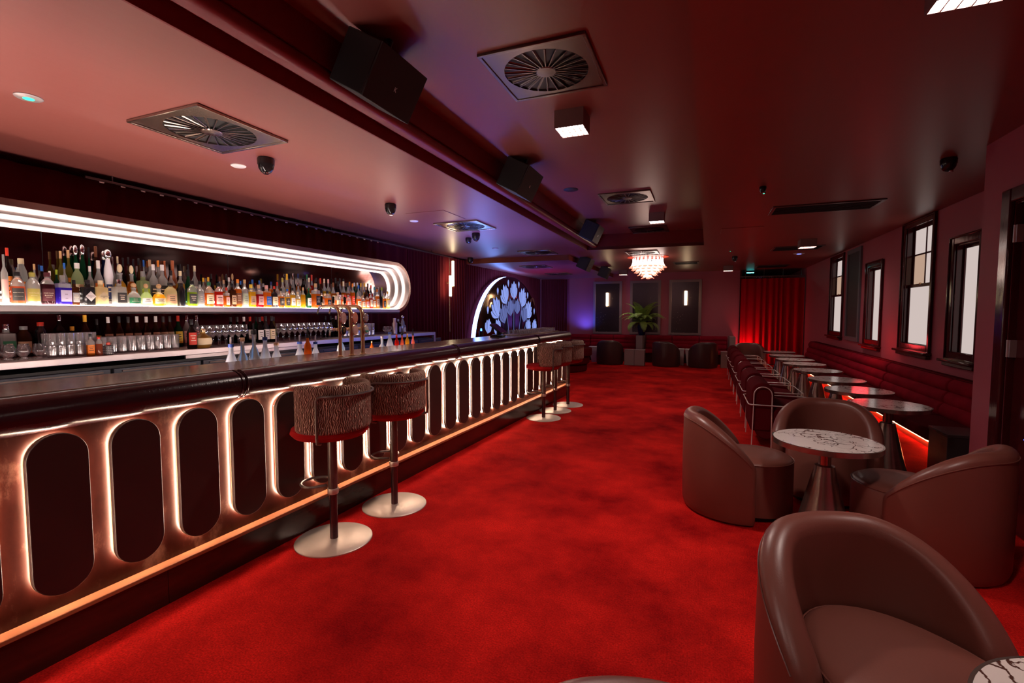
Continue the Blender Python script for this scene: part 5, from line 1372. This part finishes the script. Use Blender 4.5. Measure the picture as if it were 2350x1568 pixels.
o = MB().lathe([(0.026,0),(0.029,0.003),(0.029,0.062),(0.022,0.068)], 24).build('straw_jar', mat('dark chequered jar', (0.02,0.02,0.02), 0.3), loc=(-3.95, 2.098, ZT)); tag(o, 'small chequered jar of red picks beside the sauce bottles', 'jar')
mb = MB()
for j in range(5):
    for i in range(16):
        a = 2*PI*i/16; mb.lathe([(0.0022,0),(0.0022,0.001)], 6).xf(Matrix.Rotation(a, 4, 'Z') @ Matrix.Translation((0.0292, 0, 0.008+j*0.012)) @ Matrix.Rotation(PI/2, 4, 'Y'), start=len(mb.v)-12)
tag(mb.build('dot', mat('white dots', (0.8,0.75,0.72), 0.5), o), kind='stuff')
MB().lathe([(0.012,0.066),(0.013,0.085),(0.002,0.092)], 12).build('lid', mat('cap red', PAL['red'], 0.35), o)
o = MB().lathe([(0.032,0),(0.036,0.004),(0.036,0.15),(0.022,0.17),(0.022,0.20)], 20).build('shaker', steel, loc=(-4.0, 5.60, ZT-0.0)); tag(o, 'tall pale shaker near the right end of the counter', 'shaker')
MB().lathe([(0.024,0.20),(0.022,0.225)], 16).build('cap', steel, o)
counter_bottle(5.72, 1.31, 0.030, 's', 'dark', 'clear', 'grey', 'dark decanter bottle at the right end of the counter', x=-4.02)
counter_bottle(5.82, 1.36, 0.028, 'B', 'clear', 'steel', 'none', 'slim ornate glass bottle at the right end of the counter', x=-4.02)
counter_bottle(5.90, 1.27, 0.028, 'c', 'amber', 'black', 'cream', 'small amber bottle, last on the counter', x=-4.05)

# ================================================================== bar-top bottles in the speed rail, lit from below
frost = liquid('frosted lit glass', (0.80,0.84,0.92)); pour_b = mat('blue pourer', (0.02,0.04,0.16), 0.35)
def rail_bottle(x, y, ztop, k, r, gm, cap, spout, label, dia=None):
    """stands in the rail behind the stone top"""
    Z = 0.9685; x = -2.41+0.038*y-0.652; h = ztop-Z-(0.05 if spout else 0.0)
    if k == 'cone': prof = [(r*0.95,0),(r,0.006),(r,h*0.34),(r*0.50,h*0.66),(r*0.36,h*0.72),(r*0.34,h*0.98)]
    elif k == 'globe': prof = [(r*0.8,0),(r,h*0.12),(r,h*0.34),(r*0.8,h*0.50),(r*0.36,h*0.62),(r*0.32,h*0.98)]
    else: prof = [(r*0.95,0),(r,0.006),(r,h*0.60),(r*0.9,h*0.68),(r*0.42,h*0.78),(r*0.36,h*0.98)]
    b = MB().lathe(prof, 20).build('rail_bottle', gm, loc=(x, y, Z)); tag(b, label, 'bottle', 'pourer bottles along the bar top')
    MB().lathe([(r*0.42,h*0.90),(r*0.44,h*0.91),(r*0.42,h)], 14).build('cap', cap, b)
    if spout: MB().lathe([(0.006,h),(0.0055,h+0.045),(0.004,h+0.05)], 10).build('pourer', black if spout == 1 else steel, b)
    if dia:
        def fn(u, v):
            a = -0.25-0.8+1.6*u; top = h*0.31*(1-abs(u-0.5)*1.5); return ((r+0.0006)*math.cos(a), (r+0.0006)*math.sin(a), h*0.10+(top-h*0.0)*v)
        MB().grid(fn, 9, 2).build('label', dia, b)
navy_l = mat('navy label', (0.015,0.03,0.10), 0.5); tan_c = mat('cap tan', PAL['tan'], 0.4)
for a in ((2.30,1.225,'cone',0.042,frost,pour_b,2,'frosted cone bottle with navy pointed label, leftmost of the pourers',navy_l),
          (2.385,1.215,'globe',0.036,liquid('glass clear', PAL['clear']),tan_c,0,'patterned globe bottle with wooden cap, second from the left',None),
          (2.475,1.315,'globe',0.036,liquid('glass clear', PAL['clear']),black,1,'tallest pourer bottle with long black spout, in the left cluster',None),
          (2.565,1.262,'cone',0.040,frost,pour_b,1,'frosted bottle with blue neck, behind the cluster of pourers',None),
          (2.66,1.215,'cone',0.042,frost,tan_c,2,'frosted bottle with tan neck, last of the left cluster',None),
          (2.875,1.212,'cone',0.042,frost,pour_b,2,'frosted cone bottle with navy label, left of the taps',navy_l),
          (2.955,1.262,'round',0.028,liquid('glass amber', PAL['amber']),black,1,'amber bottle with black spout between two frosted ones',None),
          (3.035,1.200,'cone',0.040,frost,pour_b,2,'frosted bottle with blue neck just left of the taps',None),
          (3.32,1.235,'globe',0.036,liquid('glass clear', PAL['clear']),mat('cap clear',(0.7,0.72,0.75),0.2),0,'glowing clear bottle seen between the tap columns',None),
          (3.72,1.12,'round',0.018,liquid('glass amber', PAL['amber']),brass,0,'tiny amber bottle with yellow cap right of the taps',None),
          (3.87,1.16,'globe',0.036,liquid('glass clear', PAL['clear']),steel,0,'low clear bottle right of the tiny amber one',None),
          (3.99,1.195,'cone',0.042,frost,pour_b,0,'frosted bottle with blue collar, right of the taps',None),
          (4.10,1.165,'round',0.022,liquid('glass red', PAL['red']),mat('cap red',PAL['red'],0.35),0,'slim red and blue bottle right of the blue collared one',None),
          (4.19,1.225,'cone',0.026,liquid('glass coral', PAL['coral']),black,1,'slim red bottle with black pourer, first of the last pair',None),
          (4.28,1.17,'round',0.022,liquid('glass gold', PAL['gold']),tan_c,0,'small orange bottle between the last two pourers',None),
          (4.38,1.215,'cone',0.026,liquid('glass coral', PAL['coral']),black,1,'last pourer bottle before the bare stretch of bar',None)):
    y, zt, k, r, gm, cap, sp_, lb, dia = a; rail_bottle(0, y, zt+0.012, k, r, gm, cap, sp_, lb, dia)

# ================================================================== beer taps
badge_w = mat('pale pink badge', (0.66,0.42,0.38), 0.25); badge_r = mat('orange red badge', (0.72,0.26,0.16), 0.25)
def disc_badge(parent, x, y, z, rr, hh, m, art=None, rim=chrome):
    o = MB().lathe([(0,0),(1,0),(1,0.006),(0.94,0.010),(0,0.012)], 32, cap=False).xf(Matrix.Diagonal((rr, hh, 1, 1))).xf(Matrix(((0,0,1,x),(1,0,0,y),(0,1,0,z),(0,0,0,1)))).build('badge', m, parent)
    MB().tube([(x+0.006, y+(rr+0.001)*math.cos(a), z+(hh+0.001)*math.sin(a)) for a in [2*PI*i/28 for i in range(28)]], 0.0022, 6, closed=True).build('badge_rim', rim, o)
    if art == 'harp':
        gm = mat('gold print', (0.75,0.5,0.15), 0.3, 0.6)
        m2 = MB().tube([(x+0.0125, y+dy, z+dz) for dy, dz in ((-0.006,0.012),(-0.007,-0.008),(0.0,-0.013),(0.007,0.008),(0.002,0.014),(-0.006,0.012))], 0.0010, 5)
        for q in range(3): m2.tube([(x+0.0125, y-0.004+0.003*q, z-0.008+0.002*q), (x+0.0125, y-0.003+0.003*q, z+0.011)], 0.0005, 4)
        m2.build('print', gm, o); 
    elif art:
        m2 = MB()
        for q, wd in enumerate((0.5, 0.65, 0.45)): m2.box(x+0.0118, x+0.0126, y-rr*wd, y+rr*wd, z+hh*0.30-q*hh*0.28-0.0015, z+hh*0.30-q*hh*0.28+0.0015)
        m2.tube([(x+0.012, y+rr*0.8*math.cos(a), z+hh*0.8*math.sin(a)) for a in [2*PI*i/24 for i in range(24)]], 0.0006, 4, closed=True)
        m2.build('print', mat('badge print', art, 0.4), o)
    return o
for i, (y, rp, lb) in enumerate(((2.72, 0.0125, 'polished brass beer tap column with pale upper badge and black harp badge, leftmost'), (2.835, 0.0155, 'middle beer tap column with orange and pink badges'), (2.955, 0.0150, 'right beer tap column with small dark badge and green badge'))):
    xb = -2.41+0.038*y-0.105
    t = empty('beer_tap', (xb, y, 1.0845), 0, lb, 'beer tap', 'brass beer taps')
    H = 0.300; pts = [(0,0,0.006), (0,0,H)] + [(-0.062+0.062*math.cos(a), 0, H+0.062*math.sin(a)) for a in [PI/2*k/8 for k in range(1, 9)]] + [(-0.11, 0, H+0.062), (-0.16, 0, H+0.058)]
    MB().tube(pts, rp, 14).build('column', brass, t)
    MB().lathe([(rp*1.5,0),(rp*1.5,0.006),(rp*1.05,0.010)], 20).build('foot', brass, t)
    # upper spout with handle at the end of the arch, and a lower tap on the column
    for (px, pz, nmz) in ((-0.165, H+0.056, 0), (-0.060, 0.195, 1)):
        MB().lathe([(0.011,-0.02),(0.013,-0.01),(0.013,0.01),(0.009,0.02)], 12).xf(Matrix.Translation((px, 0, pz)) @ Matrix.Rotation(PI/2, 4, 'Y')).build('tap_body', chrome, t)
        MB().tube([(px-0.015, 0, pz), (px-0.03, 0, pz-0.012), (px-0.034, 0, pz-0.045)], 0.006, 8).build('spout', chrome, t)
        MB().lathe([(0.004,0.008),(0.004,0.03),(0.009,0.032),(0.011,0.075),(0.006,0.082)], 10, px, 0).xf(Matrix.Translation((0, 0, pz))).build('tap_handle', black_gloss, t)
        MB().lathe([(0.0055,-0.056),(0.0055,-0.044)], 8, px-0.034, 0).xf(Matrix.Translation((0,0,pz))).build('nozzle', black, t)
    MB().tube([(-0.004,0,0.195), (-0.045,0,0.195)], 0.008, 10).lathe([(0.010,0.183),(0.014,0.19),(0.014,0.2),(0.010,0.207)], 12, -0.018, 0).build('side_arm', brass, t)
    if i == 0: ba, bb = (badge_w, (0.5,0.3,0.25)), (mat('black badge', (0.015,0.012,0.012), 0.15), 'harp')
    elif i == 1: ba, bb = (badge_r, (0.7,0.5,0.42)), (badge_w, (0.55,0.2,0.15))
    else: ba, bb = (mat('smoky badge', (0.25,0.2,0.2), 0.2), (0.6,0.55,0.5)), (mat('pale green badge', (0.55,0.56,0.52), 0.25), (0.05,0.25,0.15))
    s_ = 1.0 if i < 2 else 0.8
    disc_badge(t, rp+0.004, 0.012, 0.278, 0.030*s_, 0.041*s_, ba[0], ba[1]); disc_badge(t, rp+0.004, 0.012, 0.188, (0.024 if i == 0 else 0.029)*s_, (0.032 if i == 0 else 0.038)*s_, bb[0], bb[1], rim=brass)
    if i == 2: MB().prism(arc(0.012, 0.188, 0.0225, PI*1.08, PI*1.92, 10), 'x', rp+0.0162, rp+0.0168).build('green_band', mat('green print', (0.03,0.22,0.14), 0.4), t)

# ================================================================== till and glass trays at the end of the bar
t = empty('till_screen', (-2.41+0.038*5.75-0.30, 5.75, 1.0845), math.radians(8), 'black touch screen till on the bar before the mural', 'till')
MB().box(-0.08, 0.08, -0.10, 0.10, 0, 0.02).build('foot', black, t, bevel=0.004)
MB().tube([(0, 0, 0.02), (0.0, 0.02, 0.08)], 0.02, 10).build('stand', black, t)
o = MB().box(-0.15, 0.15, -0.012, 0.012, -0.095, 0.095).build('screen', black_gloss, t, bevel=0.006); o.matrix_local = Matrix.Translation((0, 0.03, 0.105)) @ Matrix.Rotation(math.radians(90), 4, 'Z') @ Matrix.Rotation(math.radians(-52), 4, 'X')
MB().box(-0.04, 0.04, -0.16, -0.10, 0, 0.035).build('card_reader', black_gloss, t, bevel=0.004)
tr = MB().box(-0.13, 0.13, -0.82, 0.82, 0, 0.012).build('glass_tray', bronze, loc=(-2.41+0.038*7.05-0.30, 7.05, 1.0845), bevel=0.003); tr.rotation_euler = (0,0,RB); tag(tr, 'long bronze tray of small glasses on the bar in front of the mural', 'tray')
coupe = MB().lathe([(0.022,0),(0.024,0.003),(0.028,0.055),(0.027,0.055),(0.022,0.006)], 14, cap=False).mesh('small_glass', glass)
for r_ in range(3):
    for i in range(20):
        y = 6.30+0.079*i; o = link('small_glass', coupe, loc=(-2.41+0.038*y-0.30-0.085+0.075*r_, y, 1.0972)); tag(o, 'small glass on the long bronze tray, %s row, %s from the near end' % (['wall side','middle','room side'][r_], ORD[i]), 'glass', 'small glasses on the bronze tray')

# ================================================================== extra lamps of the room
# light that falls from the fittings overhead, the last two added as unseen fill, and from the blue stage lamps
for x, y, z, e in ((-0.915,3.49,2.71,44),(-0.65,7.38,2.71,26),(1.54,8.95,2.43,9),(0.575,13.2,2.43,5),(-2.06,13.5,2.43,5),(0.81,2.055,2.43,16),(-0.92,-0.4,2.71,24),(0.81,-0.6,2.43,9)):
    lamp('downlight', 'SPOT', (x, y, z), e*K_ROOM*4.0, (1.0,0.80,0.72), 0.08, spot=math.radians(150), blend=0.9)
lamp('chandelier_glow', 'POINT', (-1.09, 10.45, 2.10), 14, (1.0,0.72,0.60), 0.2)
# blue stage lamps near the mural: one on the ceiling, one low by the far wall
lamp('blue_stage_lamp', 'SPOT', (-2.95, 6.4, 1.20), 230, (0.12,0.18,1.0), 0.10, rot=(math.radians(180), 0, 0), spot=math.radians(130), blend=1.0)
lamp('blue_stage_lamp', 'SPOT', (-3.4, 10.6, 1.2), 70, (0.16,0.12,1.0), 0.10, rot=(math.radians(180), 0, 0), spot=math.radians(120), blend=1.0)
lamp('red_drape_lamp', 'SPOT', (1.02, 14.12, 0.35), 22, (1.0,0.08,0.10), 0.05, rot=(math.radians(118), 0, math.radians(-35)), spot=math.radians(150), blend=1.0)
rl = lamp('red_bench_lamp', 'POINT', (2.15, 8.25, 1.0), 2.2, (1.0,0.05,0.06), 0.1); rl.data.specular_factor = 0.15
lamp('blue_wall_lamp', 'SPOT', (-3.38, 14.28, 0.86), 60, (0.05,0.11,1.0), 0.06, rot=(math.radians(160), 0, 0), spot=math.radians(140), blend=1.0)
lamp('purple_stage_lamp', 'SPOT', (-4.0, 11.9, 1.2), 60, (0.60,0.10,0.8), 0.1, rot=(math.radians(180), 0, 0), spot=math.radians(125), blend=1.0)
